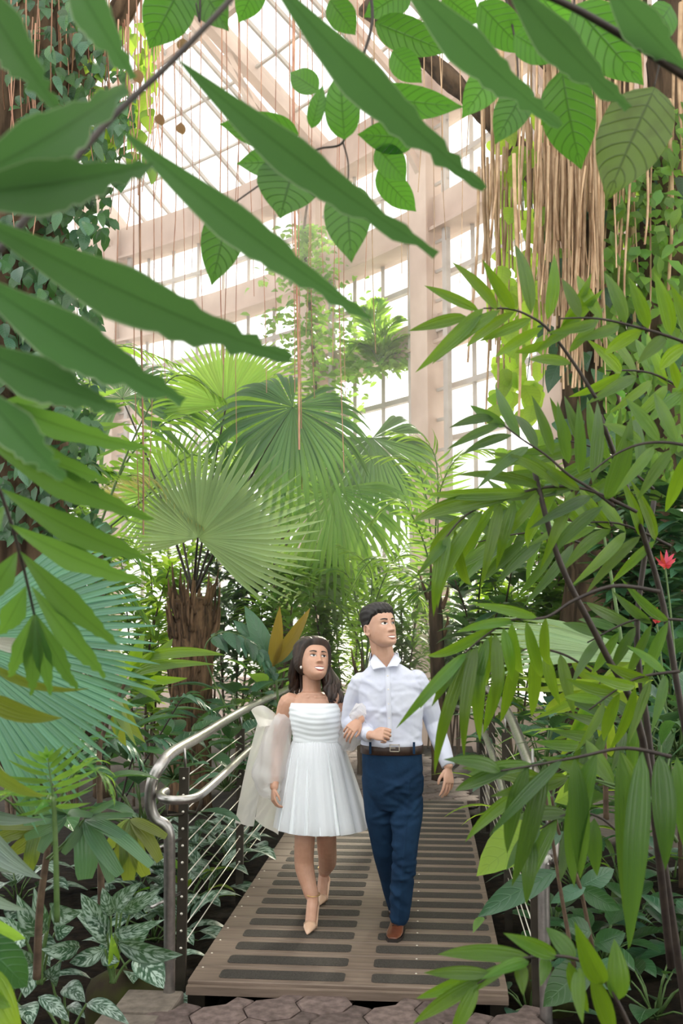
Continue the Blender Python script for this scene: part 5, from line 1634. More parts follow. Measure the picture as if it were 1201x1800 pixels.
# random extra sprays of the same palm filling the right side
def rspray(x, y_, d, n, key, L=150, mat='stalk_d', w=24, ang=None):
    a = math.radians(U(150, 215) if ang is None else ang)
    pts = [(x, y_), (x + L * .5 * math.cos(a), y_ - L * .5 * math.sin(a) - 15), (x + L * math.cos(a), y_ - L * math.sin(a) + 10)]
    fr = px_stalk(bp, 'frond', pts, d, .0045, .002, mat)
    for i in range(n):
        t = .15 + .85 * i / n
        px_, py_ = (pts[0][0] + (pts[2][0] - pts[0][0]) * t, pts[0][1] + (pts[2][1] - pts[0][1]) * t - 30 * t * (1 - t))
        for s in (-1, 1):
            b_ = a + s * math.radians(62 - 30 * t) + U(-.12, .12)
            l = L * .68 * U(.8, 1.15) * (1 - .3 * t)
            px_leaf(fr, LT[key], px_, py_, px_ + l * math.cos(b_), py_ - l * math.sin(b_) + 14, w * U(.8, 1.15), d, d + U(-.15, .2), None, U(-35, 35))
for x, y_, d, n, key, L, ang in ((1180, 960, 2.9, 6, 'bamboo', 190, 165), (1200, 1090, 2.8, 5, 'bamboo_d', 170, 190), (1150, 860, 3.1, 6, 'bamboo_d', 200, 150), (1195, 1180, 2.6, 5, 'bamboo', 170, 200),
      (1040, 960, 3.4, 6, 'bamboo_d', 200, 175), (1140, 1250, 3.1, 5, 'bamboo_d', 160, 205), (1225, 700, 2.9, 5, 'bamboo', 170, 160), (1000, 900, 3.5, 5, 'bamboo_d', 190, 190)):
    rspray(x, y_, d, n, key, L, 'stalk_d', 19, ang)

fr = px_stalk(bp, 'frond', [(1120, 1500), (1060, 1440), (1000, 1430), (930, 1470)], 2.6, .004, .002, 'stalk_d')
dirpx(fr, LT['bamboo_d'], [(1000, 1432, 905, 1440, 30), (980, 1440, 930, 1560, 34), (1020, 1432, 985, 1550, 34), (950, 1455, 890, 1530, 30), (1045, 1438, 1050, 1540, 32), (935, 1468, 925, 1590, 32)], 32, 2.6, 8)
# -- silver grey fan leaf streaks behind the palm
t = thing('silver_fan_palm', 'silvery white fan palm leaf behind the bamboo palm canes', 'palm', P(1090, 1300, 4.2))
cr = P(1120, 1320, 4.2)
fan(t, cr, P(1150, 1165, 4.1), P(900, 1000, 4.2) - P(1150, 1165, 4.1), -FWD * .30 + V((.15, 0, 1)), .78, 80, 16, 'fan_p', .0, .010, 'fan_leaf', 0, 'stalk_g')
fan(t, cr, P(1060, 930, 4.4), P(860, 900, 4.6) - P(1060, 930, 4.4), -FWD * .25 + V((.1, 0, 1)), .74, 90, 18, 'fan_p', .10, .010, 'fan_leaf', 0, 'stalk_g')
# -- lime plant by the handrail
t = thing('lime_leaf_plant', 'lime green plant with arching leaves beside the right handrail', 'plant', P(1062, 1420, 4.0))
px_stalk(t, 'stem', [(1066, 1440), (1064, 1340), (1060, 1260), (1052, 1200)], 4.0, .012, .006, 'stalk_b')
for q in ((1052, 1200, 958, 1248, 34), (1052, 1200, 985, 1330, 30), (1050, 1205, 998, 1300, 24), (1055, 1200, 880, 1212, 12), (1055, 1198, 900, 1190, 12), (1055, 1200, 1005, 1165, 26), (1056, 1200, 1110, 1160, 20), (1058, 1205, 1150, 1195, 22), (1056, 1200, 1135, 1235, 30), (1052, 1205, 1075, 1330, 30), (1058, 1200, 1165, 1150, 14), (1052, 1202, 935, 1265, 14)):
    px_leaf(t, LT['lime'], *q, 4.0, 4.0 + U(-.2, .25), None, U(-30, 30))
# -- rubber-like dark shrub beyond the handrail
t = stems_shrub('rubber_shrub', 'dark glossy-leaved shrub beyond the far end of the right handrail', 'shrub', G(850, 1330, -.15), [P(800, 1020, 8.6), P(850, 980, 8.6), P(880, 1060, 8.4), P(830, 1110, 8.4), P(900, 1000, 8.6)], 26, LT['shade'], .34, .16, None, .02)
# -- broad veined leaves low on the right
t = thing('broad_leaf_shrub', 'broad yellow-green and grey leaves overhanging the right edge of the deck', 'shrub', G(1035, 1640, -.2))
px_stalk(t, 'stem', [(1048, 1700, 3.4), (1020, 1560, 3.4), (985, 1470, 3.4), (970, 1400, 3.4)], 3.4, .008, .005, 'stalk_b')
for q, key, dd in (((962, 1455, 838, 1540, 72), 'bright', 3.4), ((985, 1530, 840, 1612, 44), 'shade2', 3.3), ((992, 1462, 918, 1510, 34), 'shade2', 3.4), ((850, 1612, 832, 1640, 14), 'mid', 3.3), ((1030, 1560, 968, 1588, 26), 'shade2', 3.4), ((1015, 1560, 1080, 1528, 34), 'shade2', 3.5), ((1020, 1560, 1090, 1600, 34), 'shade', 3.5), ((985, 1480, 1050, 1450, 40), 'mid', 3.6), ((970, 1420, 900, 1380, 46), 'mid', 3.5), ((975, 1410, 1040, 1370, 40), 'bright', 3.6),
     ((1040, 1640, 985, 1625, 34), 'shade', 3.3), ((1045, 1660, 1100, 1640, 40), 'shade', 3.3), ((1045, 1670, 1000, 1720, 40), 'shade2', 3.2), ((1046, 1690, 955, 1770, 60), 'shade', 3.2), ((1050, 1690, 1110, 1740, 50), 'shade2', 3.1)):
    px_leaf(t, LT[key], *q, dd, dd + U(-.1, .1), None, U(5, 30))
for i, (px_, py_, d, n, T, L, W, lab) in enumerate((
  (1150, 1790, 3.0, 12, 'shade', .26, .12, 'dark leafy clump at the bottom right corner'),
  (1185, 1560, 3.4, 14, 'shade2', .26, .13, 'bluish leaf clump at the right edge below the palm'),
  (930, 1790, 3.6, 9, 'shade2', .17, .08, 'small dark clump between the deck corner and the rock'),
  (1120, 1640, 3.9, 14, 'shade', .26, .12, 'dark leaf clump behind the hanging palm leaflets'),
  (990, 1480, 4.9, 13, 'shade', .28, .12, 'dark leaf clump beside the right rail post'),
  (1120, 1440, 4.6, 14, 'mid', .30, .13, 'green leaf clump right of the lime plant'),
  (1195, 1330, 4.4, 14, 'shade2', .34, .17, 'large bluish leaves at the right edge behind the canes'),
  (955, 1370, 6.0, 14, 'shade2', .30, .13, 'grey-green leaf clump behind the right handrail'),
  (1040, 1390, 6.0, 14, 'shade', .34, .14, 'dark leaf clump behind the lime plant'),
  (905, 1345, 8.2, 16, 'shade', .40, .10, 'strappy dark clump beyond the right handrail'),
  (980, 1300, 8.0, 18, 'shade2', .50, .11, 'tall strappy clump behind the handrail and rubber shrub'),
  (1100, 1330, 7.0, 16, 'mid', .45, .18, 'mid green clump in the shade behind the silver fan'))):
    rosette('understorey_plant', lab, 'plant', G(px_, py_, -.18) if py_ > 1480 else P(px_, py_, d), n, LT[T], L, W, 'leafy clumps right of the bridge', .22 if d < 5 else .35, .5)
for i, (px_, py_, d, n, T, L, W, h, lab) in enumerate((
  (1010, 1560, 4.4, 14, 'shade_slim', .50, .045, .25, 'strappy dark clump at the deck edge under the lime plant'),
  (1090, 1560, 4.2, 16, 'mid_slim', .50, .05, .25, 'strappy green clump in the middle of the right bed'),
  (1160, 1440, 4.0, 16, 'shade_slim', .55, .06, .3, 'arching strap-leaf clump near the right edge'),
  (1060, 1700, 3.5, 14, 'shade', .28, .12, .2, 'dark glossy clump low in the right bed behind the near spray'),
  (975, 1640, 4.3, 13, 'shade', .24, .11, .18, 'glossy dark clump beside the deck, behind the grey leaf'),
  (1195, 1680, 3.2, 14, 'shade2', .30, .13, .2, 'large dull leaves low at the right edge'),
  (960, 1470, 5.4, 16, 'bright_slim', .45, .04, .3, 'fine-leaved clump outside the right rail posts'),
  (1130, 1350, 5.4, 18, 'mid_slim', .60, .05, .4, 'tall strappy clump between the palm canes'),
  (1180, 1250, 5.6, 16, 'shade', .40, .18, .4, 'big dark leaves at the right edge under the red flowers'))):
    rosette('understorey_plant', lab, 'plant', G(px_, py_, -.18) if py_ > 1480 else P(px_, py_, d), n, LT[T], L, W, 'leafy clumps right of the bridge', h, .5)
for i, (px_, py_, d, n, T, L, W, h, lab) in enumerate((
  (1290, 1700, 3.2, 14, 'shade', .32, .14, .25, 'dark clump just beyond the right edge, near'),
  (1300, 1480, 3.9, 16, 'mid', .36, .15, .3, 'green clump just beyond the right edge'),
  (1260, 1330, 5.0, 18, 'shade_slim', .6, .06, .4, 'strappy clump beyond the right edge'),
  (1330, 1300, 5.6, 18, 'shade', .45, .18, .5, 'large dark clump beyond the right edge, farther back'))):
    rosette('understorey_plant', lab, 'plant', G(px_, py_, -.18) if py_ > 1450 else P(px_, py_, d), n, LT[T], L, W, 'leafy clumps right of the bridge', h, .5)
# red flowers
for k, (x, y_, lab) in enumerate(((1170, 985, 'red bromeliad flower high at the right edge'), (1155, 1082, 'small orange-red flower below the bromeliad at right'))):
    t = thing('red_flower', lab, 'flower', P(x, y_ + 20, 4.6))
    px_stalk(t, 'flower_stem', [(x + 30, y_ + 330), (x + 12, y_ + 120), (x, y_ + 15)], 4.6, .006, .004, 'stalk_g')
    for j in range(9 - 4 * k):
        a = j * 2.4
        px_leaf(t, LT['red'], x, y_ + 12, x + (19 - 7 * k) * math.cos(a), y_ + (15 - 4 * k) * math.sin(a) - 4, 7, 4.6, 4.6 + .06 * math.sin(a * 1.7), None, U(-30, 30))
# mossy rocks
def rock(px_, py_, rx, ry, rz, label, seed):
    c_ = G(px_, py_, -.15)
    S = Solid(); S.ell((0, 0, 0), rx, ry, rz, None, 28, 18)
    rr = np.random.RandomState(seed)
    for i, q in enumerate(S.v):
        n_ = math.sin(q.x * 17 + seed) * math.cos(q.y * 13) * .08 + math.sin(q.z * 31 + q.x * 9) * .05 + rr.uniform(-.03, .03)
        S.v[i] = q * (1 + n_) + c_
    o = S.build('mossy_rock', MT['rock'], None, c_, True)
    return tag(o, label, 'rock')
rock(222, 1768, .20, .16, .16, 'mossy brown rock at the foot of the left railing', 3)
rock(965, 1745, .16, .16, .14, 'mossy rock at the right corner of the deck', 8)

# ================================================================== LEFT and MIDDLE
# -- blue-green fan leaf at the left edge
t = thing('blue_fan_palm', 'large blue-green fan palm leaf spreading from the left edge', 'palm', P(-40, 1560, 2.7))
fan(t, P(-60, 1500, 2.7), P(-90, 1120, 2.7), P(240, 1180, 2.9) - P(-90, 1120, 2.7), -FWD + V((.25, 0, .40)), .55, 112, 40, 'fan_b', .04, .012, 'fan_leaf', .0, 'stalk_g')
# -- silver white leaf seen edge on, olive ones near it
t = thing('silver_leaf_sprig', 'long whitish leaf in front of the blue-green fan with olive leaves below', 'plant', P(-40, 1400, 2.0))
px_stalk(t, 'stem', [(-60, 1560), (-40, 1350), (-20, 1125)], 2.0, .005, .003, 'stalk_g')
px_leaf(t, LT['white'], -25, 1122, 136, 1132, 26, 2.0, 2.1, None, 45)
px_leaf(t, LT['olive'], -40, 1215, 110, 1262, 34, 2.0, 2.1, None, 30)
px_leaf(t, LT['olive'], -30, 1160, 158, 1210, 16, 2.0, 2.1, None, 40)
px_leaf(t, LT['olive'], -40, 1330, 85, 1400, 22, 2.0, 2.1, None, 30)
# -- bright arching-leaved plant on a cane
t = thing('arching_leaf_plant', 'bright green plant with long arching leaves on a thin cane, left of the handrail', 'plant', G(180, 1580, -.2))
px_stalk(t, 'cane', [(178, 1600), (176, 1440), (174, 1330), (185, 1280), (222, 1195)], 4.2, .016, .007, 'stalk_b')
for q, key in (((226, 1195, 304, 1122, 34), 'archy'), ((228, 1192, 378, 1168, 20), 'archy'), ((232, 1190, 330, 1192, 16), 'archy'), ((240, 1160, 396, 1152, 20), 'archy'), ((222, 1195, 205, 1150, 20), 'mid'), ((225, 1200, 285, 1236, 18), 'archy'), ((228, 1180, 255, 1108, 26), 'archy'),
               ((205, 1225, 256, 1306, 26), 'olive'), ((202, 1230, 240, 1312, 22), 'olive'), ((200, 1235, 222, 1312, 22), 'olive'), ((200, 1235, 205, 1300, 18), 'archy'), ((215, 1205, 150, 1180, 20), 'shade2'), ((190, 1260, 110, 1235, 20), 'shade2')):
    px_leaf(t, LT[key], *q, 4.2, 4.2 + U(-.25, .15), None, U(-22, 22))
# -- dark arching feather fronds under it
t = thing('shade_feather_palm', 'dark blue-green feather palm fronds in the shade behind the railing', 'palm', G(250, 1480, -.2))
for a, b_, c_, d in (((180, 1330), (110, 1290), (60, 1340), 4.6), ((300, 1260), (330, 1225), (372, 1250), 5.6), ((180, 1330), (215, 1300), (260, 1370), 4.7), ((240, 1320), (290, 1300), (340, 1335), 5.2)):
    frond(t, PS([(210, 1420, d), a + (d,), b_ + (d,), c_ + (d,)], d), 15, LT['shade2_slim'], .22, .035, 75, .5, None, 'frond', .006, 'stalk_d', .35)
# -- small feather palm
t = thing('young_feather_palm', 'small feather palm with thin comb-like leaflets at the left, below the blue fan', 'palm', G(95, 1620, -.2))
px_stalk(t, 'stem', [(100, 1620), (98, 1500), (94, 1400)], 2.55, .008, .006, 'stalk_g')
frond(t, PS([(96, 1420), (92, 1390), (88, 1360), (84, 1332)], 2.55), 9, LT['mid_slim'], .16, .015, 85, .15, -FWD + V((0, 0, .4)), 'frond', .004, 'stalk_g', .05)
frond(t, PS([(96, 1420), (50, 1395), (10, 1400), (-40, 1430)], 2.55), 10, LT['mid_slim'], .16, .018, 80, .2, V((0, 0, 1)), 'frond', .004, 'stalk_g', .1)
frond(t, PS([(96, 1420), (140, 1350), (175, 1360), (195, 1400)], 2.6), 8, LT['mid_slim'], .12, .015, 80, .3, V((0, 0, 1)), 'frond', .004, 'stalk_g', .2)
# -- lady palm: hands of broad blunt fingers
t = thing('lady_palm', 'lady palm with broad blunt-tipped leaf fingers beside the railing end', 'palm', G(70, 1700, -.2))
px_stalk(t, 'cane', [(65, 1720), (70, 1600), (80, 1520), (92, 1440)], 3.0, .013, .009, 'stalk_b')
px_stalk(t, 'leaf_stalk', [(82, 1500), (100, 1465), (118, 1432)], 3.0, .004, .003, 'stalk_g')
px_stalk(t, 'leaf_stalk', [(82, 1510), (120, 1475), (148, 1440)], 2.95, .004, .003, 'stalk_g')
for hx, hy, tips in ((118, 1432, ((34, 1410, 15), (44, 1446, 18), (46, 1472, 20), (70, 1496, 22), (60, 1398, 13), (160, 1432, 14))),
                     (148, 1440, ((150, 1546, 44), (210, 1536, 30), (196, 1548, 24), (264, 1516, 24), (232, 1478, 18), (200, 1408, 13), (228, 1432, 12), (112, 1500, 18)))):
    for x, y_, w in tips:
        px_leaf(t, LT['rhapis'], hx, hy, x, y_, w, 2.98, 2.98 - .0012 * abs(x - hx) - .04, None, U(-22, 22))
for cx, cy, tips in ((228, 1440, ((200, 1530, 30), (226, 1548, 34), (256, 1540, 30), (282, 1512, 24), (292, 1470, 18), (190, 1490, 24))), (70, 1452, ((20, 1500, 26), (-10, 1450, 24), (50, 1530, 28), (-20, 1480, 24)))):
    px_stalk(t, 'leaf_stalk', [(80, 1520), ((80 + cx) / 2, cy + 10), (cx, cy)], 3.5, .004, .003, 'stalk_g')
    for x, y_, w in tips:
        px_leaf(t, LT['rhapis_y'], cx, cy, x, y_, w, 3.5, 3.45, None, U(-25, 25))
t = thing('grey_strap_plant', 'plant with broad grey-green strap leaves at the left edge beside the lady palm', 'plant', P(-40, 1650, 2.6))
px_stalk(t, 'stem', [(-45, 1700), (-40, 1560), (-30, 1470)], 2.6, .01, .007, 'stalk_g')
for q in ((-35, 1450, 74, 1545, 40), (-35, 1470, 25, 1510, 26), (-30, 1500, 60, 1535, 18), (-40, 1420, 80, 1440, 24), (-35, 1560, 50, 1600, 22)):
    px_leaf(t, LT['grey'], *q, 2.6, 2.55, None, 25)
# -- silver variegated groundcover clumps
AG = [(30, 1590, 11, .22, .09), (275, 1655, 9, .17, .07), (20, 1775, 8, .17, .075), (240, 1590, 10, .2, .08), (330, 1600, 9, .20, .08), (365, 1520, 10, .22, .085), (400, 1470, 10, .22, .085), (345, 1455, 10, .24, .09), (300, 1540, 8, .2, .08), (440, 1440, 9, .22, .085), (270, 1490, 9, .22, .08), (330, 1690, 6, .15, .06)]
AL = ['beside the grey strap leaves at the left edge', 'right at the foot of the end post', 'in the bottom left corner behind the yellow-green leaf', 'just left of the vertical rail tube', 'behind the cables near the end post', 'between the first and second rail posts, low', 'by the second rail post', 'high behind the cables, right of the first post', 'directly behind the first rail post', 'under the ribbon tails behind the second post', 'behind the curled rail end', 'at the deck edge by the first post base']
for (px_, py_, n, L, W), lab in zip(AG, AL):
    q = G(px_, py_, -.16) if px_ < 290 else G(px_, py_ + 60, -.16)
    if px_ >= 290: q = V((min(q.x, -1.42), q.y, q.z))
    rosette('silver_clump', 'silver-streaked leafy clump ' + lab, 'plant', q, n, LT['silver'], L * 1.8, W * 1.8, 'silver-streaked groundcover left of the bridge', .2, .5, (0, -.22), True, 'stalk_g', LT['silver2'])
for lab, base_, lv in (
  ('large silver-streaked clump with one lime leaf, above the mossy rock', (198, 1728), ((190, 1656, 126, 1598, 34), (206, 1656, 322, 1678, 34), (208, 1650, 268, 1618, 42), (236, 1682, 288, 1738, 50), (202, 1640, 290, 1616, 24), (188, 1640, 142, 1570, 36), (206, 1604, 250, 1550, 30), (232, 1592, 280, 1578, 26), (184, 1668, 122, 1692, 30), (180, 1672, 210, 1690, 28), (214, 1600, 285, 1560, 24), (195, 1610, 180, 1560, 26))),
  ('silver-streaked clump around the lady palm cane at the left', (70, 1730), ((80, 1640, 30, 1572, 38), (90, 1600, 142, 1604, 38), (64, 1640, 60, 1560, 34), (140, 1664, 72, 1668, 32), (60, 1690, -6, 1650, 36), (64, 1684, 44, 1754, 44), (70, 1650, 112, 1690, 30), (50, 1660, -10, 1610, 34), (96, 1640, 130, 1630, 28), (40, 1640, 10, 1690, 30))),
  ('pale green clump with few leaves at the bottom left edge', (118, 1840), ((112, 1735, 150, 1762, 34), (68, 1752, 122, 1796, 26), (152, 1764, 228, 1802, 26), (120, 1768, 150, 1790, 20), (90, 1720, 108, 1690, 34), (100, 1750, 92, 1790, 26)))):
    t = thing('silver_clump', lab, 'plant', P(base_[0], base_[1], 3.75))
    for k, q in enumerate(lv):
        dd = 3.75 + U(-.12, .12)
        px_leaf(t, LT['silver' if k % 2 else 'silver2'], *q, dd, dd - U(.02, .14), None, U(-30, 30))
        px_stalk(t, 'leaf_stalk', [(base_[0] + U(-5, 5), base_[1]), ((base_[0] + q[0]) / 2, (base_[1] + q[1]) / 2 - 6), (q[0], q[1])], dd, .006, .004, 'stalk_g')
    if base_[0] == 198: px_leaf(t, LT['lime'], 199, 1705, 196, 1642, 20, 3.7, 3.68, None, 10)
rosette('lime_clump', 'yellow-green strappy clump behind the cables between the rail posts', 'plant', G(330, 1600, -.16), 9, LT['lime'], .3, .05, None, .2, .5)
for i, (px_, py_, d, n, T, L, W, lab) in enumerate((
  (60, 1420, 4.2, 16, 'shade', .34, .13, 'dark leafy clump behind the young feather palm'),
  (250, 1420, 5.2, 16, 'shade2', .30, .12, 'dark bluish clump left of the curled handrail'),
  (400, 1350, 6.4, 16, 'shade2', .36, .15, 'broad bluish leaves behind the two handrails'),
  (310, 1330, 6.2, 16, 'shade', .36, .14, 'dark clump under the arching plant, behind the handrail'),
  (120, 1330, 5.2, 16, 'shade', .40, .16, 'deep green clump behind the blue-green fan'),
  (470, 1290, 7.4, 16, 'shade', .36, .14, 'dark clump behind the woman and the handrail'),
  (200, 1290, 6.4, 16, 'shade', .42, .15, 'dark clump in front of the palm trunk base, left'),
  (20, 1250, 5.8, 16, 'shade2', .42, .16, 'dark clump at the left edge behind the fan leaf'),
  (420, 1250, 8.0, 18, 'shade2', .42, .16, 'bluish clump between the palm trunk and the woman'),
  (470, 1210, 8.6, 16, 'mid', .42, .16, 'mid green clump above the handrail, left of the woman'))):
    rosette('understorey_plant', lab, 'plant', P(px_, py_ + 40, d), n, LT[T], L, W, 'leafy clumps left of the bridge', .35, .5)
# grey-blue arching feather leaf and amber leaves left of the woman
t = thing('blue_feather_palm', 'blue-green feather leaf arching down left of the woman', 'palm', P(400, 1300, 7.4))
frond(t, PS([(405, 1260), (360, 1150), (390, 1112), (440, 1128), (480, 1185)], 7.4), 11, LT['shade2'], .26, .075, 72, .75, V((0, -.5, 1)), 'frond', .008, 'stalk_g', .4)
t = thing('amber_leaf_plant', 'plant with two upright amber leaves above the woman', 'plant', P(487, 1300, 7.6))
px_stalk(t, 'stem', [(492, 1300), (488, 1220), (480, 1165)], 7.6, .012, .008, 'stalk_g')
px_leaf(t, LT['amber'], 478, 1175, 492, 1065, 24, 7.6, 7.5, None, 10)
px_leaf(t, LT['amber'], 480, 1170, 546, 1068, 24, 7.6, 7.6, None, 10)
for q in ((476, 1170, 430, 1065, 34), (474, 1160, 410, 1090, 28), (474, 1170, 440, 1130, 28), (482, 1165, 530, 1130, 20)):
    px_leaf(t, LT['shade2'], *q, 7.7, 7.8, None, 15)

# ================================================================== FAN PALM in the middle
def trunk(parent, pts, r0, r1, mat, d, frills=0):
    q = crv(PS(pts, d), 8); m = len(q)
    b = MB(); n = 16
    b.tube(q, [r0 + (r1 - r0) * i / (m - 1) for i in range(m)], n)
    for i in range(len(b.v)):
        c_ = q[min(i // n, m - 1)]
        k = i % n
        b.v[i] = c_ + (b.v[i] - c_) * (1 + .10 * math.sin(k * 2.4) + .06 * math.sin(i * 1.7))
    tr = b.build('trunk', MT[mat], parent, q[0], True)
    for k in range(frills):
        t_ = U(.1, 1) ** .6; p = q[int(t_ * (m - 1))]
        a = U(0, 6.28); rr = r0 + (r1 - r0) * t_
        o = V((math.cos(a), math.sin(a), 0))
        b0 = p + o * rr * .95
        b = MB(); b.tube(crv([b0, b0 + o * .05 + V((0, 0, .12)), b0 + o * U(.03, .10) + V((0, 0, U(.16, .36)))], 3), [.028, .025, .02, .016, .012, .008, .004], 5)
        b.build('leaf_base', MT['fibre'], tr, b0, True)
    return tr
fp = thing('fan_palm', 'large fan palm with fibrous trunk in the middle, left of the couple', 'palm', P(338, 1330, 8.6))
trunk(fp, [(335, 1420), (336, 1250), (340, 1120), (338, 1052)], .175, .165, 'fibre', 8.6, 70)
crw = P(340, 1050, 8.6)
def fpx(parent, hub, d, mid, tilt, Rpx, span, n, key, hang=0.0, asym=0.0, crown=None):
    h = P(hub[0], hub[1], d)
    a = math.radians(mid)
    md = RIGHT * math.cos(a) + UP * math.sin(a)
    nn = -FWD + UP * tilt[1] + RIGHT * tilt[0]
    return fan(parent, crown if crown is not None else crw, h, md, nn, Rpx / FPX * d, span, n, key, hang, .013, 'fan_leaf', asym)
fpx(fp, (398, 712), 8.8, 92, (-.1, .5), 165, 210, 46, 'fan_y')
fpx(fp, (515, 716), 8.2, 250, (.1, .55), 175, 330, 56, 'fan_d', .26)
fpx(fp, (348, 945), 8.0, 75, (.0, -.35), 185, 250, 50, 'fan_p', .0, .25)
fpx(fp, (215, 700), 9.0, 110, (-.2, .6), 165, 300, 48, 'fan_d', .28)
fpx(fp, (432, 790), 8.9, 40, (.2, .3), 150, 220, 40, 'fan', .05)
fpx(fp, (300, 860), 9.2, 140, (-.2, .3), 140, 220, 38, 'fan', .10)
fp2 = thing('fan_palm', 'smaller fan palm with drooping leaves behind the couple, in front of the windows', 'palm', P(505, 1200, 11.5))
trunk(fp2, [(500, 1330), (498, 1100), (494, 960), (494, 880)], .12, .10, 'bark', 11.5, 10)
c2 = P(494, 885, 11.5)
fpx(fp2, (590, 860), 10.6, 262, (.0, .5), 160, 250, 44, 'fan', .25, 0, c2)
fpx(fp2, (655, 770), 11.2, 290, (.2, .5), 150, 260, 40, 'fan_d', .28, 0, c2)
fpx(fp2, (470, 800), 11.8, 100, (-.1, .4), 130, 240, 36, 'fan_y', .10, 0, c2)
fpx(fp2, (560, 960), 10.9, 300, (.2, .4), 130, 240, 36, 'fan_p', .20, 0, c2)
# feather palms behind
t = thing('feather_palm', 'feather palm with one yellowing frond at the left, before the windows', 'palm', P(175, 1320, 8.0))
trunk(t, [(180, 1400), (172, 1200), (168, 1000), (165, 940)], .07, .06, 'bark', 8.0, 6)
frond(t, PS([(168, 945), (180, 860), (262, 838), (352, 920)], 8.0), 26, LT['straw'], .42, .026, 70, .6, None, 'frond', .01, 'stalk_g', .25)
for a, b_, c_ in (((230, 800), (320, 735), (410, 800)), ((150, 780), (90, 720), (20, 760)), ((160, 770), (150, 650), (60, 600)), ((240, 760), (310, 660), (390, 700)), ((120, 860), (60, 830), (-10, 900)), ((250, 880), (340, 800), (420, 860)), ((140, 700), (200, 610), (310, 640))):
    frond(t, PS([(168, 945), a, b_, c_], U(7.6, 8.6)), 26, LT['feather'], .42, .030, 68, .45, None, 'frond', .010, 'stalk_g', .2)
t = thing('feather_palm', 'feather palm fanning out right of the man, before the tall column', 'palm', P(770, 1300, 9.4))
trunk(t, [(772, 1370), (770, 1200), (766, 1080), (765, 1030)], .07, .06, 'bark', 9.4, 6)
for a, b_, c_ in (((740, 940), (700, 880), (640, 930)), ((770, 900), (760, 790), (690, 760)), ((800, 940), (850, 880), (920, 930)), ((720, 1010), (660, 980), (610, 1050)), ((800, 1010), (850, 1000), (890, 1080)), ((770, 880), (810, 800), (880, 790)), ((740, 1040), (700, 1030), (670, 1110)), ((760, 960), (730, 820), (620, 800))):
    frond(t, PS([(766, 1035), a, b_, c_], U(9.0, 10.0)), 24, LT['feather'], .42, .030, 66, .4, None, 'frond', .010, 'stalk_g', .2)
t = thing('feather_palm', 'low feather palm behind the man and woman', 'palm', P(640, 1320, 10.2))
trunk(t, [(640, 1360), (640, 1250), (642, 1180)], .07, .06, 'bark', 10.2, 4)
for a, b_, c_ in (((620, 1100), (570, 1050), (510, 1090)), ((650, 1080), (650, 1000), (600, 960)), ((670, 1090), (720, 1040), (770, 1100)), ((630, 1080), (610, 1010), (560, 1000)), ((660, 1060), (700, 980), (750, 990))):
    frond(t, PS([(642, 1185), a, b_, c_], U(9.8, 10.6)), 22, LT['feather'], .40, .030, 66, .4, None, 'frond', .010, 'stalk_g', .2)
t = thing('feather_palm', 'feather palm at the left behind the jagged frond', 'palm', P(60, 1350, 6.6))
trunk(t, [(62, 1400), (60, 1200), (70, 1060)], .07, .06, 'bark', 6.6, 4)
for a, b_, c_ in (((110, 980), (190, 950), (260, 1010)), ((60, 940), (20, 860), (-40, 850)), ((120, 1020), (200, 1030), (260, 1100)), ((80, 920), (120, 830), (190, 830)), ((30, 1000), (-30, 980), (-80, 1040))):
    frond(t, PS([(70, 1065), a, b_, c_], U(6.3, 6.9)), 20, LT['mid_slim'], .42, .045, 66, .4, None, 'frond', .010, 'stalk_g', .2)

# ================================================================== BACKGROUND: vines, aerial roots, shrubs
def strand(parent, a, b, r, mat, wob=.03, name='aerial_root'):
    n = 7
    pts = []
    ph = U(0, 6)
    for i in range(n + 1):
        t = i / n
        p = a.lerp(b, t)
        pts.append(p + V((math.sin(t * 5 + ph) * wob * t, math.cos(t * 4 + ph) * wob * t, 0)))
    bb = MB(); bb.tube(pts, [r * (1 - .4 * i / n) for i in range(n + 1)], 5, 0, False)
    return bb.build(name, MT[mat], parent, a, True)
# -- strangler fig with its curtain of roots, right
fg = thing('strangler_fig', 'strangler fig trunk on the right with a curtain of hanging aerial roots', 'tree', P(1050, 1250, 8.6))
def wood(parent, pts, r, d, name='trunk', mat='bark'):
    q = crv(PS(pts, d), 6); m = len(q)
    b = MB(); b.tube(q, [r * (1 - .25 * i / (m - 1)) * (1 + .12 * math.sin(i * 1.9)) for i in range(m)], 12)
    for i in range(len(b.v)):
        c_ = q[min(i // 12, m - 1)]
        b.v[i] = c_ + (b.v[i] - c_) * (1 + .16 * math.sin((i % 12) * 2.1 + (i // 12) * .5))
    return b.build(name, MT[mat], parent, q[0], True)
wood(fg, [(1060, 1330), (1050, 1000), (1040, 700), (1040, 450), (1060, 200), (1090, -80)], .30, 8.8)
wood(fg, [(1160, 1330), (1170, 1000), (1150, 700), (1170, 400), (1190, 100), (1210, -100)], .26, 8.4)
wood(fg, [(1040, 500), (960, 330), (880, 230), (780, 130), (640, 10)], .10, 8.8, 'limb')
wood(fg, [(1060, 250), (980, 120), (920, 20), (850, -100)], .10, 8.6, 'limb')
for k in range(150):
    x = U(835, 1215) if k % 3 else U(960, 1080)
    top = U(-60, 230) if x > 930 else U(60, 300)
    d = U(7.4, 9.0)
    bot = top + U(260, 560)
    strand(fg, P(x, top, d), P(x + U(-14, 14), min(bot, 720 + U(-90, 40)), d), U(.006, .014) if k % 4 else U(.014, .024), 'root', .03)
for k in range(44):      # bundle
    x = 1010 + RND.gauss(0, 34)
    strand(fg, P(x, U(120, 300), U(7.3, 7.9)), P(x + U(-20, 12), U(440, 690), 7.6), U(.008, .016), 'root', .02)
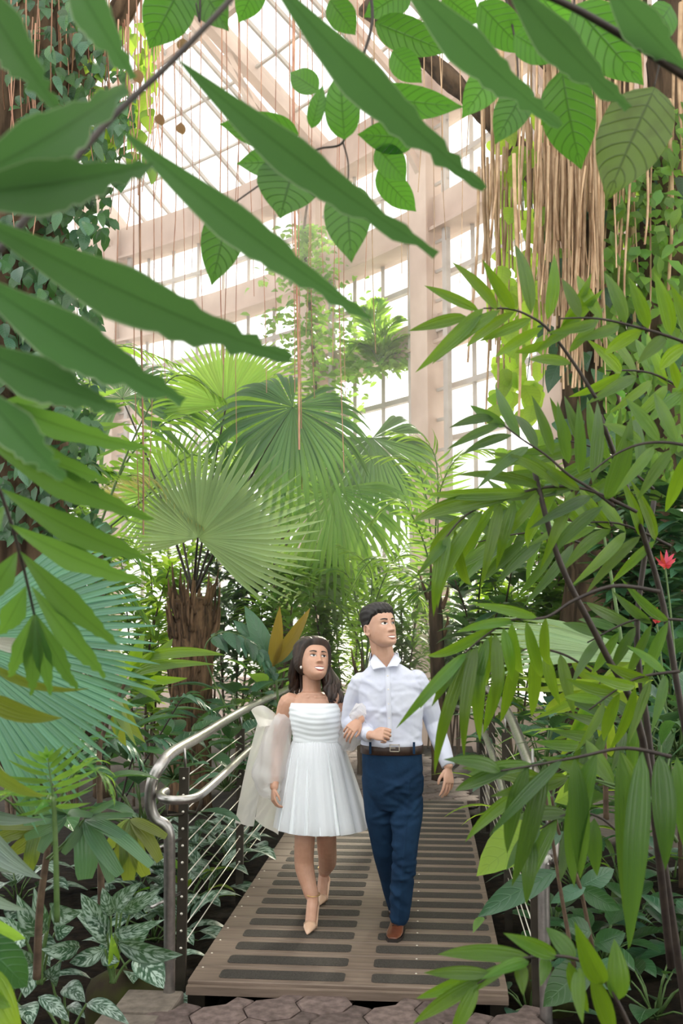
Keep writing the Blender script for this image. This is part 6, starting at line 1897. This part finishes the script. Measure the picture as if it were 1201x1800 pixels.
for k in range(200):     # vine leaves on the fig
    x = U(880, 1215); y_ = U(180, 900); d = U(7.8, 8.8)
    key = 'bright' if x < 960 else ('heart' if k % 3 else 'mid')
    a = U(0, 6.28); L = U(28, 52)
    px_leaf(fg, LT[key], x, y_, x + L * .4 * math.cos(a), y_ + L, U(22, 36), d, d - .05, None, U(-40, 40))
items = []
for k in range(900):
    x = U(1060, 1230); y_ = U(180, 860)
    p = P(x, y_, U(7.6, 8.6)); a = U(0, 6.28)
    items.append((p, p + V((.4 * math.cos(a), .4 * math.sin(a) - .2, U(-1, -.2))).normalized() * U(.10, .18), U(.06, .10), V((U(-.4, .4), -1, .5))))
leaves_merged('small_foliage', LT['mid_s'], items, fg)
# bright vine falling in front of the windows, left of the roots
vn = thing('climbing_vine', 'bright lobed-leaf vine falling in front of the windows beside the aerial roots', 'vine', P(900, 260, 9.5))
for k in range(6):
    x = 868 + k * 16
    px_stalk(vn, 'vine_stem', [(x + 30, 150), (x + 4, 320), (x + 10, 500), (x + U(-20, 20), 700)], 9.4, .008, .004, 'stalk_g')
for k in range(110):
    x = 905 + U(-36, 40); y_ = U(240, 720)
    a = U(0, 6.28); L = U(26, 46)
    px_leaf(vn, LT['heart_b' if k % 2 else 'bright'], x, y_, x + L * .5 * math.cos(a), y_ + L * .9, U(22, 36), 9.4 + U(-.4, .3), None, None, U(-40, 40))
# -- vine-clad trunk, top left
vt = thing('vine_clad_trunk', 'thick trunk smothered in dark climbing leaves at the left edge', 'tree', P(40, 1250, 6.0))
wood(vt, [(50, 1330), (40, 900), (20, 560), (40, 250), (70, -60), (90, -200)], .36, 6.4)
wood(vt, [(60, 300), (130, 160), (190, 60), (260, -60)], .09, 6.4, 'limb')
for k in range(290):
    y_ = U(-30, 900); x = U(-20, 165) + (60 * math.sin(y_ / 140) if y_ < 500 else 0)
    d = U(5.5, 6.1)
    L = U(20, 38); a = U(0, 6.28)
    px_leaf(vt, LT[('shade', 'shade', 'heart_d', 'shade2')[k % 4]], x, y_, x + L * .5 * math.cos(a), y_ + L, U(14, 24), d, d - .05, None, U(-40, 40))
items = []
for k in range(1400):
    y_ = U(-40, 950); x = U(-30, 175) + (60 * math.sin(y_ / 140) if y_ < 500 else 0)
    p = P(x, y_, U(5.7, 6.6)); a = U(0, 6.28)
    items.append((p, p + V((.4 * math.cos(a), .4 * math.sin(a) - .2, U(-1, -.2))).normalized() * U(.07, .12), U(.04, .065), V((U(-.4, .4), -1, .5))))
leaves_merged('small_foliage', LT['shade_s'], items, vt)
for k in range(60):
    y_ = U(30, 290); x = U(150, 268)
    L = U(22, 44); a = U(0, 6.28); d = U(6.0, 6.6)
    px_leaf(vt, LT['heart_b' if k % 3 else 'mid'], x, y_, x + L * .4 * math.cos(a), y_ + L, U(16, 28), d, d - .05, None, U(-40, 40))
for k in range(46):
    x = U(0, 290); top = U(-40, 60)
    strand(vt, P(x, top, U(5.4, 6.6)), P(x + U(-8, 8), U(200, 480), U(5.4, 6.6)), U(.003, .006), 'root_r', .03)
# -- long thin roots in front of the windows
rc = thing('hanging_roots', 'long thin reddish aerial roots hanging in front of the windows', 'roots', gp(50, 9.9, 14))
px_stalk(rc, 'limb', [(150, -140), (420, -90), (700, -110), (900, -160)], 7.5, .08, .05, 'bark')
for x, bot, r in ((245, 940, .010), (240, 900, .006), (392, 640, .006), (398, 700, .005), (520, 790, .012), (525, 860, .006), (513, 690, .005), (265, 860, .005), (318, 560, .004), (305, 470, .005), (440, 520, .004), (552, 700, .004), (590, 640, .005), (600, 830, .005), (610, 700, .004), (210, 640, .005), (180, 560, .005), (462, 690, .004), (487, 560, .004), (640, 520, .004), (660, 620, .005), (700, 480, .004), (715, 560, .004), (760, 560, .004), (782, 420, .005), (810, 500, .004), (355, 600, .004), (335, 480, .004), (418, 400, .005), (570, 480, .004), (540, 600, .004), (290, 700, .005), (130, 600, .006), (110, 700, .005), (420, 780, .004), (628, 460, .004), (740, 340, .006), (775, 300, .006), (820, 280, .006), (850, 330, .006), (680, 300, .005)):
    d = U(6.6, 8.2)
    strand(rc, P(x + U(-6, 6), -100, d), P(x, bot, d), r, 'root_r' if x < 660 else 'root', .025)
# -- creeper on the far column and plants on the ledge
cv = thing('column_creeper', 'small-leaved creeper clothing the far glasshouse column', 'vine', gp(46.4, 0, GR - .7))
px_stalk(cv, 'creeper_stem', [(560, 900), (555, 700), (545, 540), (535, 420), (540, 360)], 16.2, .04, .02, 'stalk_b')
items = []
for k in range(1500):
    y_ = U(395, 860); w = 20 + 60 * math.exp(-((y_ - 560) / 120) ** 2) + (30 if y_ > 650 else 0)
    x = 545 + (10 if y_ > 500 else -12) + RND.gauss(0, 1) * w * .6
    p = P(x, y_, 16.2 + U(-.6, .5)); a = U(0, 6.28)
    items.append((p, p + V((math.cos(a), math.sin(a), U(-.9, .1))).normalized() * U(.12, .2), U(.07, .11), V((U(-.4, .4), -1, .6))))
leaves_merged('foliage', LT['mid_s'], items, cv)
lp = thing('ledge_palm', 'small palm on the ledge by the far column', 'palm', gp(42, 6.14, GR - .5))
c3 = P(668, 640, 15.5)
for a, b_ in (((640, 600), (600, 640)), ((655, 580), (640, 545)), ((680, 585), (700, 560)), ((690, 600), (740, 585)), ((700, 620), (745, 640)), ((650, 610), (610, 600)), ((660, 570), (665, 530))):
    frond(lp, [c3, P(a[0], a[1], 15.4), P(b_[0], b_[1], 15.3)], 14, LT['feather'], .42, .07, 60, .3, None, 'frond', .02, 'stalk_g', .2)
items = []
for k in range(380):
    x = U(600, 770); y_ = 655 - abs(RND.gauss(0, 26)) + (x - 680) * -.15
    p = P(x, y_, 15.6 + U(-.3, .3)); a = U(0, 6.28)
    items.append((p, p + V((math.cos(a), math.sin(a), U(-.8, .5))).normalized() * U(.12, .22), U(.06, .1), V((U(-.4, .4), -1, .6))))
leaves_merged('foliage', LT['mid_s'], items, lp)
# -- background shrubs and trees filling between the palms and the glass
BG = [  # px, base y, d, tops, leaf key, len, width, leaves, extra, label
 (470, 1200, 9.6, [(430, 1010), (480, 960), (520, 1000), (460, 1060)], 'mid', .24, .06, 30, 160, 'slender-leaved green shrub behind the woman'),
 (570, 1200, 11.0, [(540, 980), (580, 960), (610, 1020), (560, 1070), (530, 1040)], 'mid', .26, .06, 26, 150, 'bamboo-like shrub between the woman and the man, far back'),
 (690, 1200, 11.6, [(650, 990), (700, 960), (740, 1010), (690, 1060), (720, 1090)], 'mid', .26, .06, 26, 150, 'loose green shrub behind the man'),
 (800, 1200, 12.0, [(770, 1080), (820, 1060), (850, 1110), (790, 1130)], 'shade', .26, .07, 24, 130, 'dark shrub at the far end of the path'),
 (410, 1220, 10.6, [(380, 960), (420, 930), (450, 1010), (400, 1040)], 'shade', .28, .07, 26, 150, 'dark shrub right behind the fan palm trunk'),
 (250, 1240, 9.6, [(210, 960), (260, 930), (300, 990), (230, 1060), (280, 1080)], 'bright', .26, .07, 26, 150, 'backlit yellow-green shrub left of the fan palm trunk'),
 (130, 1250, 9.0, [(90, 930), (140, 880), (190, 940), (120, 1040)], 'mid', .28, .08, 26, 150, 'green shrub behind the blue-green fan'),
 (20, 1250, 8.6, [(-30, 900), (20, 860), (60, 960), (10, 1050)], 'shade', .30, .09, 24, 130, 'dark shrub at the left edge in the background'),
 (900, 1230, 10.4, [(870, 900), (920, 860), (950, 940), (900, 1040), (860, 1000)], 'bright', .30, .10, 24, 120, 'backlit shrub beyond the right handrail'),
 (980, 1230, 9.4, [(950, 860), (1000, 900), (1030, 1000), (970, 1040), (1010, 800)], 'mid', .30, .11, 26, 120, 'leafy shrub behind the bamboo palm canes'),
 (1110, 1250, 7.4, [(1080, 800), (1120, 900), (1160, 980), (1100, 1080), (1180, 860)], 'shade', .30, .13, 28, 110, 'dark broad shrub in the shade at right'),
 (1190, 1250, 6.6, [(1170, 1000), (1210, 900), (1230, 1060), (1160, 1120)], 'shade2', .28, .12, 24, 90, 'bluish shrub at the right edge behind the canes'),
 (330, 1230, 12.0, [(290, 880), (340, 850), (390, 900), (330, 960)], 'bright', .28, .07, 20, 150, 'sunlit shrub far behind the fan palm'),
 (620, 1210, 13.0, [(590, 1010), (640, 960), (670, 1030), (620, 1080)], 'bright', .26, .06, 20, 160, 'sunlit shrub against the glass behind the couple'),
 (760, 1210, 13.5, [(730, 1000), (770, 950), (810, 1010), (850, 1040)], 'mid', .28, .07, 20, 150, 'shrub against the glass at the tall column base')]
for px_, py_, d, tops, key, L, W, nl, ex, lab in BG:
    q = P(px_, py_, d); q = V((q.x, q.y, -.18))
    stems_shrub('background_shrub', lab, 'shrub', q, [P(a, b_, d + U(-.6, .6)) for a, b_ in tops], nl, LT[key], L, W, 'shrubs before the far windows', .016, 'stalk_b', .25, .5, 'leaf', None, ex, LT[key + '_s'])

# -- unseen thickets, added to block low sky light and shade the near bed
for (x, y_, lab) in ((-3.4, 1.2, 'added unseen shade foliage left of the path beside the viewer'), (-3.6, -2.2, 'added unseen shade foliage left of the path behind the viewer'), (2.9, .6, 'added unseen shade foliage right of the path beside the viewer'), (3.1, -2.6, 'added unseen shade foliage right of the path behind the viewer')):
    th = thing('shade_thicket', lab, 'shrub', (x, y_, -.18), 'added shade thickets beside the near path')
    for k in range(5):
        strand(th, V((x + U(-.4, .4), y_ + U(-1, 1), -.2)), V((x + U(-.6, .6), y_ + U(-1.2, 1.2), 3.4)), .04, 'stalk_b', .15, 'stem')
    items = []
    for k in range(1300):
        p = V((x + RND.gauss(0, .45), y_ + U(-1.6, 1.6), U(.0, 4.2))); a = U(0, 6.28)
        items.append((p, p + V((math.cos(a), math.sin(a), U(-.6, .3))).normalized() * U(.25, .4), U(.10, .16), V((U(-.5, .5), U(-.5, .5), 1))))
    leaves_merged('foliage', LT['shade_s'], items, th)

# ================================================================== HAZE: thin volume added for the glare and bloom around the windows
hm = bpy.data.materials.new('bloom_haze'); hm.use_nodes = True
hnt = hm.node_tree
hnt.nodes.remove(hnt.nodes['Principled BSDF'])
hv = N(hnt, 'ShaderNodeVolumeScatter')
hv.inputs['Color'].default_value = (1.0, .985, .95, 1); hv.inputs['Density'].default_value = .012; hv.inputs['Anisotropy'].default_value = .45
hnt.links.new(hv.outputs[0], hnt.nodes['Material Output'].inputs['Volume'])
b = MB().box((-13, 6.6, -.1), (5, 19.5, 9.6))
hz = b.build('haze', hm, None, (-4, 12, 0))
tag(hz, 'added thin haze standing in for the glare around the windows', 'haze', None, 'stuff')
